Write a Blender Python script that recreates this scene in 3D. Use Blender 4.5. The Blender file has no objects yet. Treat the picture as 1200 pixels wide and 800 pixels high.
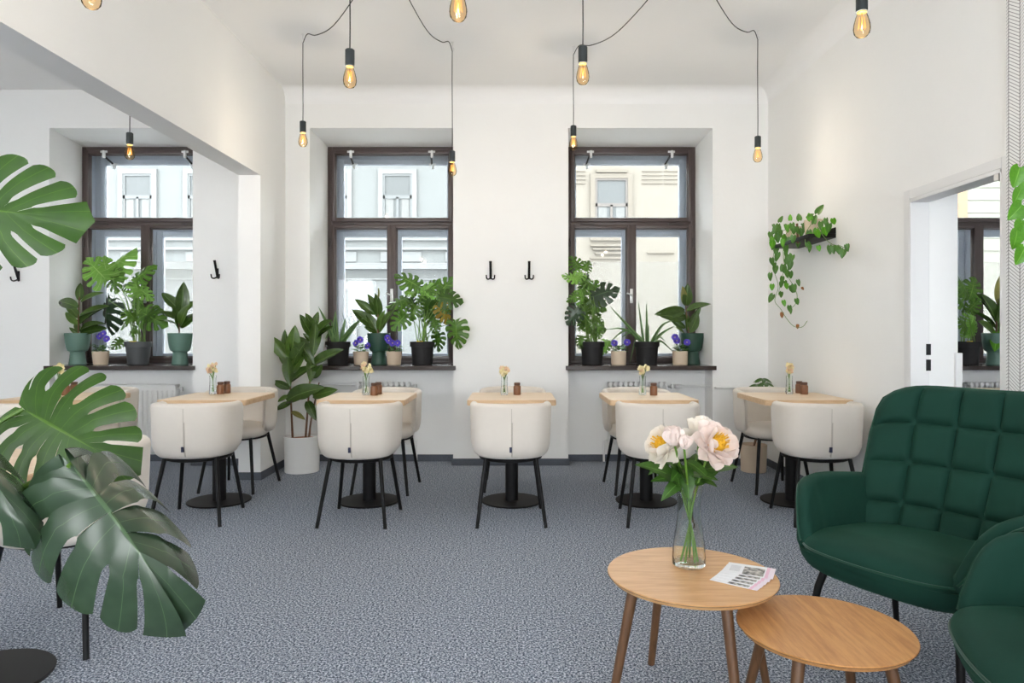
import bpy, bmesh, math, random
from mathutils import Vector, Matrix
R = math.radians
SC = bpy.context.scene
COL = SC.collection

# ------------------------------------------------------------------ camera
CAM_H = 1.2
cam_data = bpy.data.cameras.new('camera')
cam = bpy.data.objects.new('camera', cam_data)
COL.objects.link(cam)
cam.location = (0, 0, CAM_H)
cam.rotation_euler = (R(90), 0, 0)
cam_data.sensor_width = 36.0
cam_data.lens = 24.0
cam_data.shift_x = -2 / 1200
cam_data.shift_y = -10 / 1200
cam_data.clip_start = 0.05
cam_data.clip_end = 200
SC.camera = cam

# ------------------------------------------------------------------ sky (bright overcast day)
world = bpy.data.worlds.new('overcast_sky')
SC.world = world
world.use_nodes = True
bg = world.node_tree.nodes['Background']
bg.inputs['Color'].default_value = (0.95, 0.98, 1.0, 1)
bg.inputs['Strength'].default_value = 12.0

# ------------------------------------------------------------------ exposure
SC.view_settings.view_transform = 'Standard'
SC.view_settings.look = 'None'
SC.view_settings.gamma = 1.0
SC.view_settings.use_curve_mapping = False
SC.view_settings.exposure = 0.06

# ------------------------------------------------------------------ materials
def srgb(r, g, b):
    def c(u):
        u /= 255.0
        return u / 12.92 if u <= 0.04045 else ((u + 0.055) / 1.055) ** 2.4
    return (c(r), c(g), c(b), 1.0)

MATS = {}
def new_mat(name):
    m = bpy.data.materials.new(name)
    m.use_nodes = True
    nt = m.node_tree
    p = nt.nodes['Principled BSDF']
    MATS[name] = m
    return m, nt, p

def plain(name, col, rough=0.5, metal=0.0, spec=0.5, noise=0.0, scale=20.0, bump=0.0, bscale=60.0, sheen=0.0, coat=0.0):
    m, nt, p = new_mat(name)
    p.inputs['Base Color'].default_value = col
    p.inputs['Roughness'].default_value = rough
    p.inputs['Metallic'].default_value = metal
    p.inputs['Specular IOR Level'].default_value = spec
    if sheen:
        p.inputs['Sheen Weight'].default_value = sheen
        p.inputs['Sheen Roughness'].default_value = 0.4
    if coat:
        p.inputs['Coat Weight'].default_value = coat
    tc = nt.nodes.new('ShaderNodeTexCoord')
    if noise:
        n = nt.nodes.new('ShaderNodeTexNoise')
        n.inputs['Scale'].default_value = scale
        n.inputs['Detail'].default_value = 3
        nt.links.new(tc.outputs['Object'], n.inputs['Vector'])
        mx = nt.nodes.new('ShaderNodeMix'); mx.data_type = 'RGBA'
        mx.inputs[6].default_value = tuple(c * (1 - noise) for c in col[:3]) + (1,)
        mx.inputs[7].default_value = tuple(min(1, c * (1 + noise)) for c in col[:3]) + (1,)
        nt.links.new(n.outputs['Fac'], mx.inputs[0])
        nt.links.new(mx.outputs[2], p.inputs['Base Color'])
    if bump:
        n2 = nt.nodes.new('ShaderNodeTexNoise')
        n2.inputs['Scale'].default_value = bscale
        n2.inputs['Detail'].default_value = 3
        nt.links.new(tc.outputs['Object'], n2.inputs['Vector'])
        b = nt.nodes.new('ShaderNodeBump')
        b.inputs['Strength'].default_value = bump
        b.inputs['Distance'].default_value = 0.01
        nt.links.new(n2.outputs['Fac'], b.inputs['Height'])
        nt.links.new(b.outputs['Normal'], p.inputs['Normal'])
    return m

def wood(name, c1, c2, axis=0, scale=7.0, rough=0.42):
    m, nt, p = new_mat(name)
    tc = nt.nodes.new('ShaderNodeTexCoord')
    mp = nt.nodes.new('ShaderNodeMapping')
    sc = [14.0, 14.0, 14.0]; sc[axis] = 1.3
    mp.inputs['Scale'].default_value = sc
    nt.links.new(tc.outputs['Object'], mp.inputs['Vector'])
    n = nt.nodes.new('ShaderNodeTexNoise')
    n.inputs['Scale'].default_value = scale * 0.35
    n.inputs['Detail'].default_value = 5
    n.inputs['Distortion'].default_value = 1.1
    nt.links.new(mp.outputs['Vector'], n.inputs['Vector'])
    n2 = nt.nodes.new('ShaderNodeTexNoise')
    n2.inputs['Scale'].default_value = scale * 2.5
    n2.inputs['Detail'].default_value = 2
    nt.links.new(mp.outputs['Vector'], n2.inputs['Vector'])
    add = nt.nodes.new('ShaderNodeMath'); add.operation = 'MULTIPLY_ADD'
    add.inputs[1].default_value = 0.35
    nt.links.new(n2.outputs['Fac'], add.inputs[0]); nt.links.new(n.outputs['Fac'], add.inputs[2])
    ramp = nt.nodes.new('ShaderNodeValToRGB')
    ramp.color_ramp.elements[0].position = 0.48; ramp.color_ramp.elements[0].color = c2
    ramp.color_ramp.elements[1].position = 0.82; ramp.color_ramp.elements[1].color = c1
    nt.links.new(add.outputs[0], ramp.inputs['Fac'])
    nt.links.new(ramp.outputs['Color'], p.inputs['Base Color'])
    p.inputs['Roughness'].default_value = rough
    return m

def carpet():
    m, nt, p = new_mat('carpet')
    tc = nt.nodes.new('ShaderNodeTexCoord')
    n = nt.nodes.new('ShaderNodeTexNoise'); n.inputs['Scale'].default_value = 120; n.inputs['Detail'].default_value = 3
    n.inputs['Roughness'].default_value = 0.75
    nt.links.new(tc.outputs['Object'], n.inputs['Vector'])
    ramp = nt.nodes.new('ShaderNodeValToRGB')
    e = ramp.color_ramp.elements
    e[0].position = 0.40; e[0].color = srgb(58, 66, 80)
    e[1].position = 0.61; e[1].color = srgb(214, 220, 231)
    mid = e.new(0.5); mid.color = srgb(126, 135, 150)
    nt.links.new(n.outputs['Fac'], ramp.inputs['Fac'])
    nt.links.new(ramp.outputs['Color'], p.inputs['Base Color'])
    p.inputs['Roughness'].default_value = 1.0
    p.inputs['Specular IOR Level'].default_value = 0.1
    b = nt.nodes.new('ShaderNodeBump'); b.inputs['Strength'].default_value = 0.6; b.inputs['Distance'].default_value = 0.006
    nt.links.new(n.outputs['Fac'], b.inputs['Height']); nt.links.new(b.outputs['Normal'], p.inputs['Normal'])
    return m

def leafmat(name, c_dark, c_light, rough=0.35, transl=0.25, vein=None, veinw=0.03, two_axis=True):
    """blade colour with a midrib (and side veins) drawn in the leaf's own uv space"""
    m, nt, p = new_mat(name)
    uv = nt.nodes.new('ShaderNodeUVMap'); uv.uv_map = 'UVMap'
    sep = nt.nodes.new('ShaderNodeSeparateXYZ'); nt.links.new(uv.outputs['UV'], sep.inputs[0])
    tc = nt.nodes.new('ShaderNodeTexCoord')
    n = nt.nodes.new('ShaderNodeTexNoise'); n.inputs['Scale'].default_value = 7; n.inputs['Detail'].default_value = 2
    nt.links.new(tc.outputs['Object'], n.inputs['Vector'])
    mx = nt.nodes.new('ShaderNodeMix'); mx.data_type = 'RGBA'
    mx.inputs[6].default_value = c_dark; mx.inputs[7].default_value = c_light
    nt.links.new(n.outputs['Fac'], mx.inputs[0])
    colour = mx.outputs[2]
    if vein is not None:
        def band(sock, centre, w):
            s = nt.nodes.new('ShaderNodeMath'); s.operation = 'SUBTRACT'; s.inputs[1].default_value = centre
            nt.links.new(sock, s.inputs[0])
            a = nt.nodes.new('ShaderNodeMath'); a.operation = 'ABSOLUTE'; nt.links.new(s.outputs[0], a.inputs[0])
            l = nt.nodes.new('ShaderNodeMath'); l.operation = 'LESS_THAN'; l.inputs[1].default_value = w
            nt.links.new(a.outputs[0], l.inputs[0])
            return l.outputs[0]
        b1 = band(sep.outputs['X'], 0.5, veinw)
        if two_axis:
            b2 = band(sep.outputs['Y'], 0.0, 0.022)
            mm = nt.nodes.new('ShaderNodeMath'); mm.operation = 'MAXIMUM'
            nt.links.new(b1, mm.inputs[0]); nt.links.new(b2, mm.inputs[1]); b1 = mm.outputs[0]
        mv = nt.nodes.new('ShaderNodeMix'); mv.data_type = 'RGBA'
        nt.links.new(b1, mv.inputs[0]); nt.links.new(colour, mv.inputs[6]); mv.inputs[7].default_value = vein
        colour = mv.outputs[2]
    nt.links.new(colour, p.inputs['Base Color'])
    p.inputs['Roughness'].default_value = rough
    if transl:
        t = nt.nodes.new('ShaderNodeBsdfTranslucent'); nt.links.new(colour, t.inputs['Color'])
        ms = nt.nodes.new('ShaderNodeMixShader'); ms.inputs[0].default_value = transl
        out = nt.nodes['Material Output']
        nt.links.new(p.outputs[0], ms.inputs[1]); nt.links.new(t.outputs[0], ms.inputs[2])
        nt.links.new(ms.outputs[0], out.inputs['Surface'])
    return m

def thin_glass(name, tint=(1, 1, 1, 1), gloss=0.08, edge=0.5):
    m = bpy.data.materials.new(name); m.use_nodes = True; MATS[name] = m
    nt = m.node_tree; nt.nodes.remove(nt.nodes['Principled BSDF'])
    tr = nt.nodes.new('ShaderNodeBsdfTransparent'); tr.inputs['Color'].default_value = tint
    gl = nt.nodes.new('ShaderNodeBsdfGlossy'); gl.inputs['Roughness'].default_value = 0.03
    fr = nt.nodes.new('ShaderNodeFresnel'); fr.inputs['IOR'].default_value = 1.0 + edge
    ms = nt.nodes.new('ShaderNodeMixShader')
    nt.links.new(fr.outputs[0], ms.inputs[0])
    nt.links.new(tr.outputs[0], ms.inputs[1]); nt.links.new(gl.outputs[0], ms.inputs[2])
    nt.links.new(ms.outputs[0], nt.nodes['Material Output'].inputs['Surface'])
    return m

def film(name):
    m = bpy.data.materials.new(name); m.use_nodes = True; MATS[name] = m
    nt = m.node_tree; nt.nodes.remove(nt.nodes['Principled BSDF'])
    tr = nt.nodes.new('ShaderNodeBsdfTransparent'); tr.inputs['Color'].default_value = (0.95, 0.95, 0.95, 1)
    tl = nt.nodes.new('ShaderNodeBsdfTranslucent'); tl.inputs['Color'].default_value = (0.55, 0.53, 0.49, 1)
    ms = nt.nodes.new('ShaderNodeMixShader'); ms.inputs[0].default_value = 0.22
    nt.links.new(tr.outputs[0], ms.inputs[1]); nt.links.new(tl.outputs[0], ms.inputs[2])
    nt.links.new(ms.outputs[0], nt.nodes['Material Output'].inputs['Surface'])
    return m

def emit(name, col, strength):
    m = bpy.data.materials.new(name); m.use_nodes = True; MATS[name] = m
    nt = m.node_tree; nt.nodes.remove(nt.nodes['Principled BSDF'])
    e = nt.nodes.new('ShaderNodeEmission'); e.inputs['Color'].default_value = col; e.inputs['Strength'].default_value = strength
    nt.links.new(e.outputs[0], nt.nodes['Material Output'].inputs['Surface'])
    return m

def solid_glass(name, col=(1, 1, 1, 1)):
    m, nt, p = new_mat(name)
    p.inputs['Base Color'].default_value = col
    p.inputs['Transmission Weight'].default_value = 1.0
    p.inputs['Roughness'].default_value = 0.0
    p.inputs['IOR'].default_value = 1.45
    return m

def chevron():
    m, nt, p = new_mat('chevron_paper')
    tc = nt.nodes.new('ShaderNodeTexCoord')
    sep = nt.nodes.new('ShaderNodeSeparateXYZ'); nt.links.new(tc.outputs['Object'], sep.inputs[0])
    def math_(op, a, b=None):
        n = nt.nodes.new('ShaderNodeMath'); n.operation = op
        for i, q in enumerate((a, b)):
            if q is None: continue
            if isinstance(q, (int, float)): n.inputs[i].default_value = q
            else: nt.links.new(q, n.inputs[i])
        return n.outputs[0]
    col = math_('PINGPONG', math_('ADD', sep.outputs['Y'], 10.02), 0.07)
    zz = math_('ADD', sep.outputs['Z'], math_('MULTIPLY', col, 0.7))
    f = math_('FRACT', math_('MULTIPLY', zz, 62.0))
    line = math_('LESS_THAN', f, 0.17)
    edge = math_('LESS_THAN', col, 0.0022)
    edge2 = math_('GREATER_THAN', col, 0.0678)
    ln = math_('MAXIMUM', line, math_('MAXIMUM', edge, edge2))
    mx = nt.nodes.new('ShaderNodeMix'); mx.data_type = 'RGBA'
    mx.inputs[6].default_value = (0.82, 0.82, 0.82, 1); mx.inputs[7].default_value = (0.12, 0.12, 0.13, 1)
    nt.links.new(ln, mx.inputs[0]); nt.links.new(mx.outputs[2], p.inputs['Base Color'])
    p.inputs['Roughness'].default_value = 0.6
    return m

def flyer_print():
    """white card: text lines, a grey photograph and a pink band (flat print), card-local x is the long side"""
    m, nt, p = new_mat('flyer_print')
    tc = nt.nodes.new('ShaderNodeTexCoord')
    sep = nt.nodes.new('ShaderNodeSeparateXYZ'); nt.links.new(tc.outputs['Object'], sep.inputs[0])
    def math_(op, a, b=None):
        n = nt.nodes.new('ShaderNodeMath'); n.operation = op
        for i, q in enumerate((a, b)):
            if q is None: continue
            if isinstance(q, (int, float)): n.inputs[i].default_value = q
            else: nt.links.new(q, n.inputs[i])
        return n.outputs[0]
    X, Y = sep.outputs['X'], sep.outputs['Y']
    def rect(x0, x1, y0, y1):
        a = math_('MULTIPLY', math_('GREATER_THAN', X, x0), math_('LESS_THAN', X, x1))
        b = math_('MULTIPLY', math_('GREATER_THAN', Y, y0), math_('LESS_THAN', Y, y1))
        return math_('MULTIPLY', a, b)
    col = None
    base = nt.nodes.new('ShaderNodeRGB'); base.outputs[0].default_value = (0.86, 0.86, 0.88, 1)
    cur = base.outputs[0]
    def over(mask, c):
        nonlocal cur
        mx = nt.nodes.new('ShaderNodeMix'); mx.data_type = 'RGBA'
        nt.links.new(mask, mx.inputs[0]); nt.links.new(cur, mx.inputs[6])
        if isinstance(c, tuple): mx.inputs[7].default_value = c
        else: nt.links.new(c, mx.inputs[7])
        cur = mx.outputs[2]
    over(rect(0.048, 0.08, -0.06, 0.06), (0.85, 0.55, 0.68, 1))
    over(rect(0.058, 0.08, -0.06, 0.06), (0.86, 0.75, 0.82, 1))
    n = nt.nodes.new('ShaderNodeTexNoise'); n.inputs['Scale'].default_value = 55; nt.links.new(tc.outputs['Object'], n.inputs['Vector'])
    rp = nt.nodes.new('ShaderNodeValToRGB')
    rp.color_ramp.elements[0].position = 0.38; rp.color_ramp.elements[0].color = (0.06, 0.06, 0.06, 1)
    rp.color_ramp.elements[1].position = 0.62; rp.color_ramp.elements[1].color = (0.6, 0.56, 0.52, 1)
    nt.links.new(n.outputs['Fac'], rp.inputs['Fac'])
    over(rect(-0.02, 0.044, -0.046, 0.03), rp.outputs['Color'])
    stripes = math_('LESS_THAN', math_('FRACT', math_('MULTIPLY', Y, 120.0)), 0.35)
    over(math_('MULTIPLY', stripes, rect(-0.062, -0.03, -0.03, 0.03)), (0.45, 0.45, 0.47, 1))
    nt.links.new(cur, p.inputs['Base Color'])
    p.inputs['Roughness'].default_value = 0.4
    return m

plain('plaster', (0.88, 0.88, 0.87, 1), 0.75, spec=0.2, noise=0.02, scale=3, bump=0.06, bscale=25)
plain('plaster_grey', (0.62, 0.62, 0.61, 1), 0.75, spec=0.2, noise=0.04, scale=3, bump=0.08, bscale=25)
plain('ceiling_white', (0.90, 0.90, 0.90, 1), 0.85, spec=0.1, noise=0.02, scale=2)
carpet()
plain('carpet_edge', srgb(92, 97, 106), 1.0, spec=0.1, noise=0.3, scale=120)
plain('frame_brown', srgb(78, 66, 64), 0.38, noise=0.12, scale=9)
plain('frame_brown_dark', srgb(52, 42, 40), 0.4, noise=0.12, scale=9)
plain('outer_grey', srgb(182, 188, 198), 0.5, noise=0.06, scale=6)
plain('white_metal', (0.8, 0.8, 0.8, 1), 0.3)
plain('steel', (0.62, 0.62, 0.62, 1), 0.35, metal=0.7)
plain('sill_brown', srgb(52, 40, 38), 0.22, noise=0.15, scale=6)
plain('black_metal', (0.007, 0.007, 0.008, 1), 0.5, spec=0.22)
plain('socket_black', srgb(40, 48, 50), 0.5)
plain('cord_black', srgb(45, 48, 50), 0.8)
plain('cream_fabric', srgb(224, 216, 206), 0.9, spec=0.2, noise=0.03, scale=14, bump=0.12, bscale=420, sheen=0.25)
plain('cream_seam', srgb(196, 187, 176), 0.9, spec=0.2)
plain('tag_navy', srgb(45, 48, 75), 0.7)
wood('oak_light', srgb(236, 214, 186), srgb(222, 195, 163), 0, 6)
wood('oak_light_edge', srgb(222, 190, 152), srgb(202, 168, 130), 0, 6)
wood('oak_warm', srgb(216, 170, 118), srgb(198, 148, 98), 0, 10)
wood('oak_warm_2', srgb(204, 150, 94), srgb(178, 124, 72), 1, 9)
wood('oak_leg', srgb(106, 74, 48), srgb(82, 55, 34), 2, 6)
plain('oak_edge', srgb(96, 66, 42), 0.5, noise=0.1)
plain('velvet', srgb(24, 58, 48), 0.8, spec=0.15, noise=0.22, scale=7, bump=0.05, bscale=300, sheen=0.16)
MATS['velvet'].node_tree.nodes['Principled BSDF'].inputs['Sheen Tint'].default_value = srgb(70, 140, 110)
plain('velvet_piping', srgb(26, 66, 52), 0.8, spec=0.2, sheen=0.3)
plain('jar_brown', srgb(126, 82, 52), 0.35, noise=0.1)
plain('jar_dark', srgb(84, 52, 36), 0.4)
plain('pot_black', srgb(38, 38, 40), 0.6, spec=0.25, noise=0.1, scale=8)
plain('pot_grey', srgb(72, 75, 78), 0.55, noise=0.1, scale=8)
plain('pot_green', srgb(96, 128, 116), 0.5, noise=0.06, scale=8)
plain('pot_dark_green', srgb(38, 72, 58), 0.5, noise=0.08, scale=8)
plain('pot_beige', srgb(206, 188, 166), 0.7, noise=0.05, scale=8)
plain('pot_white', srgb(228, 228, 226), 0.5, noise=0.02)
plain('soil', srgb(70, 50, 38), 1.0, noise=0.4, scale=60, bump=0.5, bscale=80)
plain('soil_rust', srgb(150, 92, 60), 1.0, noise=0.3, scale=60, bump=0.5, bscale=80)
plain('tag_yellow', srgb(240, 205, 40), 0.5)
plain('stem_green', srgb(104, 140, 62), 0.5, noise=0.15)
plain('stem_deep', srgb(84, 118, 38), 0.5, noise=0.15)
plain('stem_brown', srgb(104, 74, 50), 0.7, noise=0.2)
plain('stem_peony', srgb(100, 140, 50), 0.45, noise=0.15)
leafmat('leaf_rubber', srgb(38, 62, 26), srgb(76, 104, 42), 0.26, 0.10, srgb(110, 138, 72), 0.016, False)
leafmat('leaf_rubber_mid', srgb(58, 88, 34), srgb(98, 128, 54), 0.3, 0.2, srgb(130, 156, 84), 0.016, False)
leafmat('leaf_rubber_young', srgb(120, 128, 60), srgb(150, 140, 80), 0.35, 0.2, srgb(170, 160, 100), 0.03, False)
leafmat('leaf_monstera', srgb(48, 88, 28), srgb(98, 140, 50), 0.35, 0.3, srgb(130, 166, 78), 0.03)
leafmat('leaf_monstera_light', srgb(96, 150, 56), srgb(140, 186, 84), 0.35, 0.35, srgb(170, 205, 120), 0.03)
leafmat('leaf_monstera_deep', srgb(32, 66, 8), srgb(60, 98, 16), 0.45, 0.14, srgb(78, 112, 28), 0.014)
leafmat('leaf_monstera_gloss', srgb(36, 54, 38), srgb(60, 82, 58), 0.27, 0.05, srgb(74, 100, 66), 0.009)
leafmat('leaf_yellowing', srgb(150, 150, 40), srgb(170, 120, 40), 0.45, 0.3, srgb(160, 160, 70), 0.03)
leafmat('leaf_pothos', srgb(44, 94, 28), srgb(92, 140, 50), 0.35, 0.2, srgb(110, 150, 70), 0.025, False)
leafmat('leaf_pothos_bright', srgb(70, 140, 24), srgb(110, 176, 44), 0.35, 0.3, srgb(130, 190, 70), 0.025, False)
leafmat('leaf_brown', srgb(140, 96, 56), srgb(170, 110, 70), 0.6, 0.2, None)
leafmat('leaf_peony', srgb(36, 70, 22), srgb(72, 112, 40), 0.3, 0.15, srgb(96, 134, 60), 0.03, False)
leafmat('leaf_aloe', srgb(84, 120, 70), srgb(128, 160, 100), 0.4, 0.12, srgb(70, 104, 60), 0.18, False)
leafmat('leaf_pansy', srgb(40, 90, 30), srgb(84, 136, 50), 0.45, 0.2, None)
leafmat('petal_violet', srgb(66, 48, 168), srgb(98, 76, 204), 0.5, 0.2, None)
leafmat('petal_white', srgb(248, 240, 226), srgb(252, 246, 238), 0.6, 0.3, None)
leafmat('petal_pink', srgb(250, 232, 224), srgb(253, 244, 238), 0.6, 0.3, None)
plain('stamen_yellow', srgb(246, 190, 50), 0.7, noise=0.2, scale=80)
plain('blossom_yellow', srgb(248, 234, 190), 0.7, noise=0.12, scale=60)
plain('blossom_peach', srgb(246, 214, 182), 0.7, noise=0.15, scale=60)
thin_glass('window_glass', (0.97, 0.985, 0.99, 1), edge=0.3)
thin_glass('bulb_glass', (1.0, 0.86, 0.66, 1), edge=0.10)
solid_glass('vase_glass', (0.97, 1.0, 0.98, 1))
film('frost_film')
emit('filament', (1.0, 0.48, 0.14, 1), 2.2)
plain('brass', srgb(180, 140, 80), 0.35, metal=0.9)
chevron()
flyer_print()
plain('radiator_white', (0.8, 0.8, 0.79, 1), 0.35)
plain('door_white', (0.78, 0.78, 0.78, 1), 0.4)
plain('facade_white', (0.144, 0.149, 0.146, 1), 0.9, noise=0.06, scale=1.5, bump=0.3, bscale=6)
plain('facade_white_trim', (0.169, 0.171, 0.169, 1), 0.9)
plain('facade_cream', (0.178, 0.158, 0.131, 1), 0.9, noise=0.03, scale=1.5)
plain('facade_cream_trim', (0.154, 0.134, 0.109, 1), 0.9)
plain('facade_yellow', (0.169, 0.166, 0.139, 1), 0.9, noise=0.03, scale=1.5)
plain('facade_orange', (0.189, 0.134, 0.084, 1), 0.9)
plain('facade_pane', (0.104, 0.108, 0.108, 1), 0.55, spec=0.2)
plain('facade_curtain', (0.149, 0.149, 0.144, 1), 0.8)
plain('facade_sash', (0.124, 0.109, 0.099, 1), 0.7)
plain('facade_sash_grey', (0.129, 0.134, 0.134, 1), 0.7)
plain('facade_own', (0.5, 0.48, 0.44, 1), 0.9)
plain('asphalt', (0.25, 0.25, 0.25, 1), 0.95, noise=0.1, scale=4)

# ------------------------------------------------------------------ mesh builder
class MB:
    def __init__(s):
        s.v = []; s.f = []; s.uv = []
    def add(s, verts, faces, uvs=None):
        o = len(s.v)
        s.v += [tuple(p) for p in verts]
        s.f += [tuple(i + o for i in f) for f in faces]
        s.uv += list(uvs) if uvs else [(0.0, 0.5)] * len(verts)
        return s
    def box(s, x0, x1, y0, y1, z0, z1):
        v = [(x, y, z) for z in (z0, z1) for y in (y0, y1) for x in (x0, x1)]
        f = [(0, 2, 3, 1), (4, 5, 7, 6), (0, 1, 5, 4), (2, 6, 7, 3), (0, 4, 6, 2), (1, 3, 7, 5)]
        return s.add(v, f)
    def prism(s, poly, z0, z1):
        """counter-clockwise plan polygon extruded in z"""
        n = len(poly)
        v = [(x, y, z0) for x, y in poly] + [(x, y, z1) for x, y in poly]
        f = [tuple(range(n - 1, -1, -1)), tuple(range(n, 2 * n))]
        f += [(i, (i + 1) % n, n + (i + 1) % n, n + i) for i in range(n)]
        return s.add(v, f)
    def prism_x(s, poly, x0, x1):
        """(y,z) polygon extruded along x"""
        n = len(poly)
        v = [(x0, y, z) for y, z in poly] + [(x1, y, z) for y, z in poly]
        f = [tuple(range(n - 1, -1, -1)), tuple(range(n, 2 * n))]
        f += [(i, (i + 1) % n, n + (i + 1) % n, n + i) for i in range(n)]
        return s.add(v, f)
    def loops(s, L, cap=True, closed=True):
        n = len(L[0]); v = [p for l in L for p in l]; f = []
        m = n if closed else n - 1
        for j in range(len(L) - 1):
            for i in range(m):
                k = (i + 1) % n
                f.append((j * n + i, j * n + k, (j + 1) * n + k, (j + 1) * n + i))
        if cap:
            f.append(tuple(range(n - 1, -1, -1)))
            f.append(tuple(range((len(L) - 1) * n, len(L) * n)))
        return s.add(v, f)
    def tube(s, pts, r, n=8, cap=True):
        pts = [Vector(p) for p in pts]
        rr = r if isinstance(r, (list, tuple)) else [r] * len(pts)
        L = []; ref = None
        for i, p in enumerate(pts):
            a = pts[max(0, i - 1)]; b = pts[min(len(pts) - 1, i + 1)]
            t = (b - a).normalized()
            if ref is None:
                ref = Vector((0, 0, 1)) if abs(t.z) < 0.9 else Vector((1, 0, 0))
            x = t.cross(ref).normalized(); y = t.cross(x).normalized()
            ref = -x.cross(t) if False else (ref - t * ref.dot(t)).normalized()
            L.append([tuple(p + rr[i] * (math.cos(q) * x + math.sin(q) * y)) for q in [2 * math.pi * k / n for k in range(n)]])
        return s.loops(L, cap)
    def lathe(s, prof, n=24, c=(0, 0, 0), cap=True):
        L = [[(c[0] + r * math.cos(2 * math.pi * k / n), c[1] + r * math.sin(2 * math.pi * k / n), c[2] + z) for k in range(n)] for r, z in prof]
        return s.loops(L, cap)
    def grid(s, fn, nu, nv, uvfn=None):
        v = []; uv = []
        for j in range(nv + 1):
            for i in range(nu + 1):
                v.append(tuple(fn(i / nu, j / nv))); uv.append((i / nu, j / nv))
        f = [(j * (nu + 1) + i, j * (nu + 1) + i + 1, (j + 1) * (nu + 1) + i + 1, (j + 1) * (nu + 1) + i) for j in range(nv) for i in range(nu)]
        return s.add(v, f, uv)
    def mesh(s, name, mat, smooth=True, angle=40, weld=False, bevel=0.0, seg=2, uv=False):
        me = bpy.data.meshes.new(name)
        me.from_pydata(s.v, [], s.f)
        if uv:
            l = me.uv_layers.new(name='UVMap')
            for lp in me.loops: l.data[lp.index].uv = s.uv[lp.vertex_index]
        bm = bmesh.new(); bm.from_mesh(me)
        if weld: bmesh.ops.remove_doubles(bm, verts=bm.verts, dist=weld)
        if not uv: bmesh.ops.recalc_face_normals(bm, faces=bm.faces)
        if bevel:
            es = [e for e in bm.edges if len(e.link_faces) == 2 and e.calc_face_angle(0) > R(35)]
            bmesh.ops.bevel(bm, geom=es, offset=bevel, segments=seg, affect='EDGES', profile=0.5, clamp_overlap=True)
        bm.to_mesh(me); bm.free()
        if smooth:
            me.shade_smooth(); me.set_sharp_from_angle(angle=R(angle))
        me.materials.append(MATS[mat])
        return me
    def build(s, name, mat, parent=None, loc=(0, 0, 0), **k):
        me = s.mesh(name, mat, **k)
        return put(name, me, parent, loc)

def put(name, me, parent=None, loc=(0, 0, 0), mtx=None):
    o = bpy.data.objects.new(name, me); COL.objects.link(o)
    if parent: o.parent = parent
    if mtx is not None: o.matrix_local = mtx
    else: o.location = loc
    return o

def tag(o, label=None, cat=None, group=None, kind=None):
    if label: o['label'] = label
    if cat: o['category'] = cat
    if group: o['group'] = group
    if kind: o['kind'] = kind
    return o

def thing(name, label, cat, loc=(0, 0, 0), rz=0.0, group=None):
    o = bpy.data.objects.new(name, None); COL.objects.link(o)
    o.empty_display_size = 0.1
    o.location = loc; o.rotation_euler = (0, 0, rz)
    return tag(o, label, cat, group)

def struct(name, mb, mat, parent=None, **k):
    o = mb.build(name, mat, parent, **k)
    if not parent: o['kind'] = 'structure'
    return o

def dup(root, loc, rz=0.0, label=None, group=None):
    r = root.copy(); COL.objects.link(r); r.location = loc; r.rotation_euler = (0, 0, rz)
    if label: r['label'] = label
    if group: r['group'] = group
    for ch in list(root.children):
        c = ch.copy(); COL.objects.link(c); c.parent = r
        for g in list(ch.children):
            d = g.copy(); COL.objects.link(d); d.parent = c
    return r

def P(x, y, D):
    """a point of the place at depth D, from a sight line of the photograph"""
    return Vector(((x - 602) * D / 800.0, D, CAM_H - (y - 390) * D / 800.0))

def orient(base, tip, normal, scale=1.0, wide=1.0):
    y = Vector(tip).normalized(); n = Vector(normal)
    x = y.cross(n)
    if x.length < 1e-4: x = y.cross(Vector((0.3, 0.2, 1)))
    x.normalize(); z = x.cross(y)
    m = Matrix((x * scale * wide, y * scale, z * scale)).transposed().to_4x4()
    m.translation = Vector(base)
    return m

def spline(pts, n):
    """catmull-rom through pts, n samples"""
    pts = [Vector(p) for p in pts]
    q = [2 * pts[0] - pts[1]] + pts + [2 * pts[-1] - pts[-2]]
    out = []
    m = len(pts) - 1
    for k in range(n):
        t = k / (n - 1) * m; i = min(int(t), m - 1); t -= i
        a, b, c, d = q[i], q[i + 1], q[i + 2], q[i + 3]
        out.append(0.5 * ((2 * b) + (c - a) * t + (2 * a - 5 * b + 4 * c - d) * t * t + (3 * b - a - 3 * c + d) * t ** 3))
    return out

def interp(tab, x):
    for (x0, y0), (x1, y1) in zip(tab, tab[1:]):
        if x <= x1:
            t = (x - x0) / (x1 - x0); t = max(0, t)
            return y0 + (y1 - y0) * t
    return tab[-1][1]

# ================================================================== THE SETTING
CEIL = 3.405
YF, YW, YO = 6.19, 6.68, 6.98        # face of the window wall, plane of the windows, outer face
XL, XL2 = -2.07, -2.25               # the wall with the wide opening
XR, XR2 = 2.306, 2.566               # wall with the doorway
Y0 = -3.0
FARL, FARR = -6.5, 7.2
WINS = [(-3.595, -4.21, -2.91), (-1.19, -1.849, -0.549), (1.148, 0.495, 1.803), (4.54, 3.89, 5.19)]   # frame centre, opening edges
HW = 0.63                            # half width of a window frame
SILL_Z = 0.904

struct('floor', MB().box(FARL, FARR, Y0, YO, -0.12, 0.0), 'carpet', smooth=False)
struct('ceiling', MB().box(FARL, FARR, Y0, YO, CEIL, CEIL + 0.25), 'ceiling_white', smooth=False)

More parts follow.
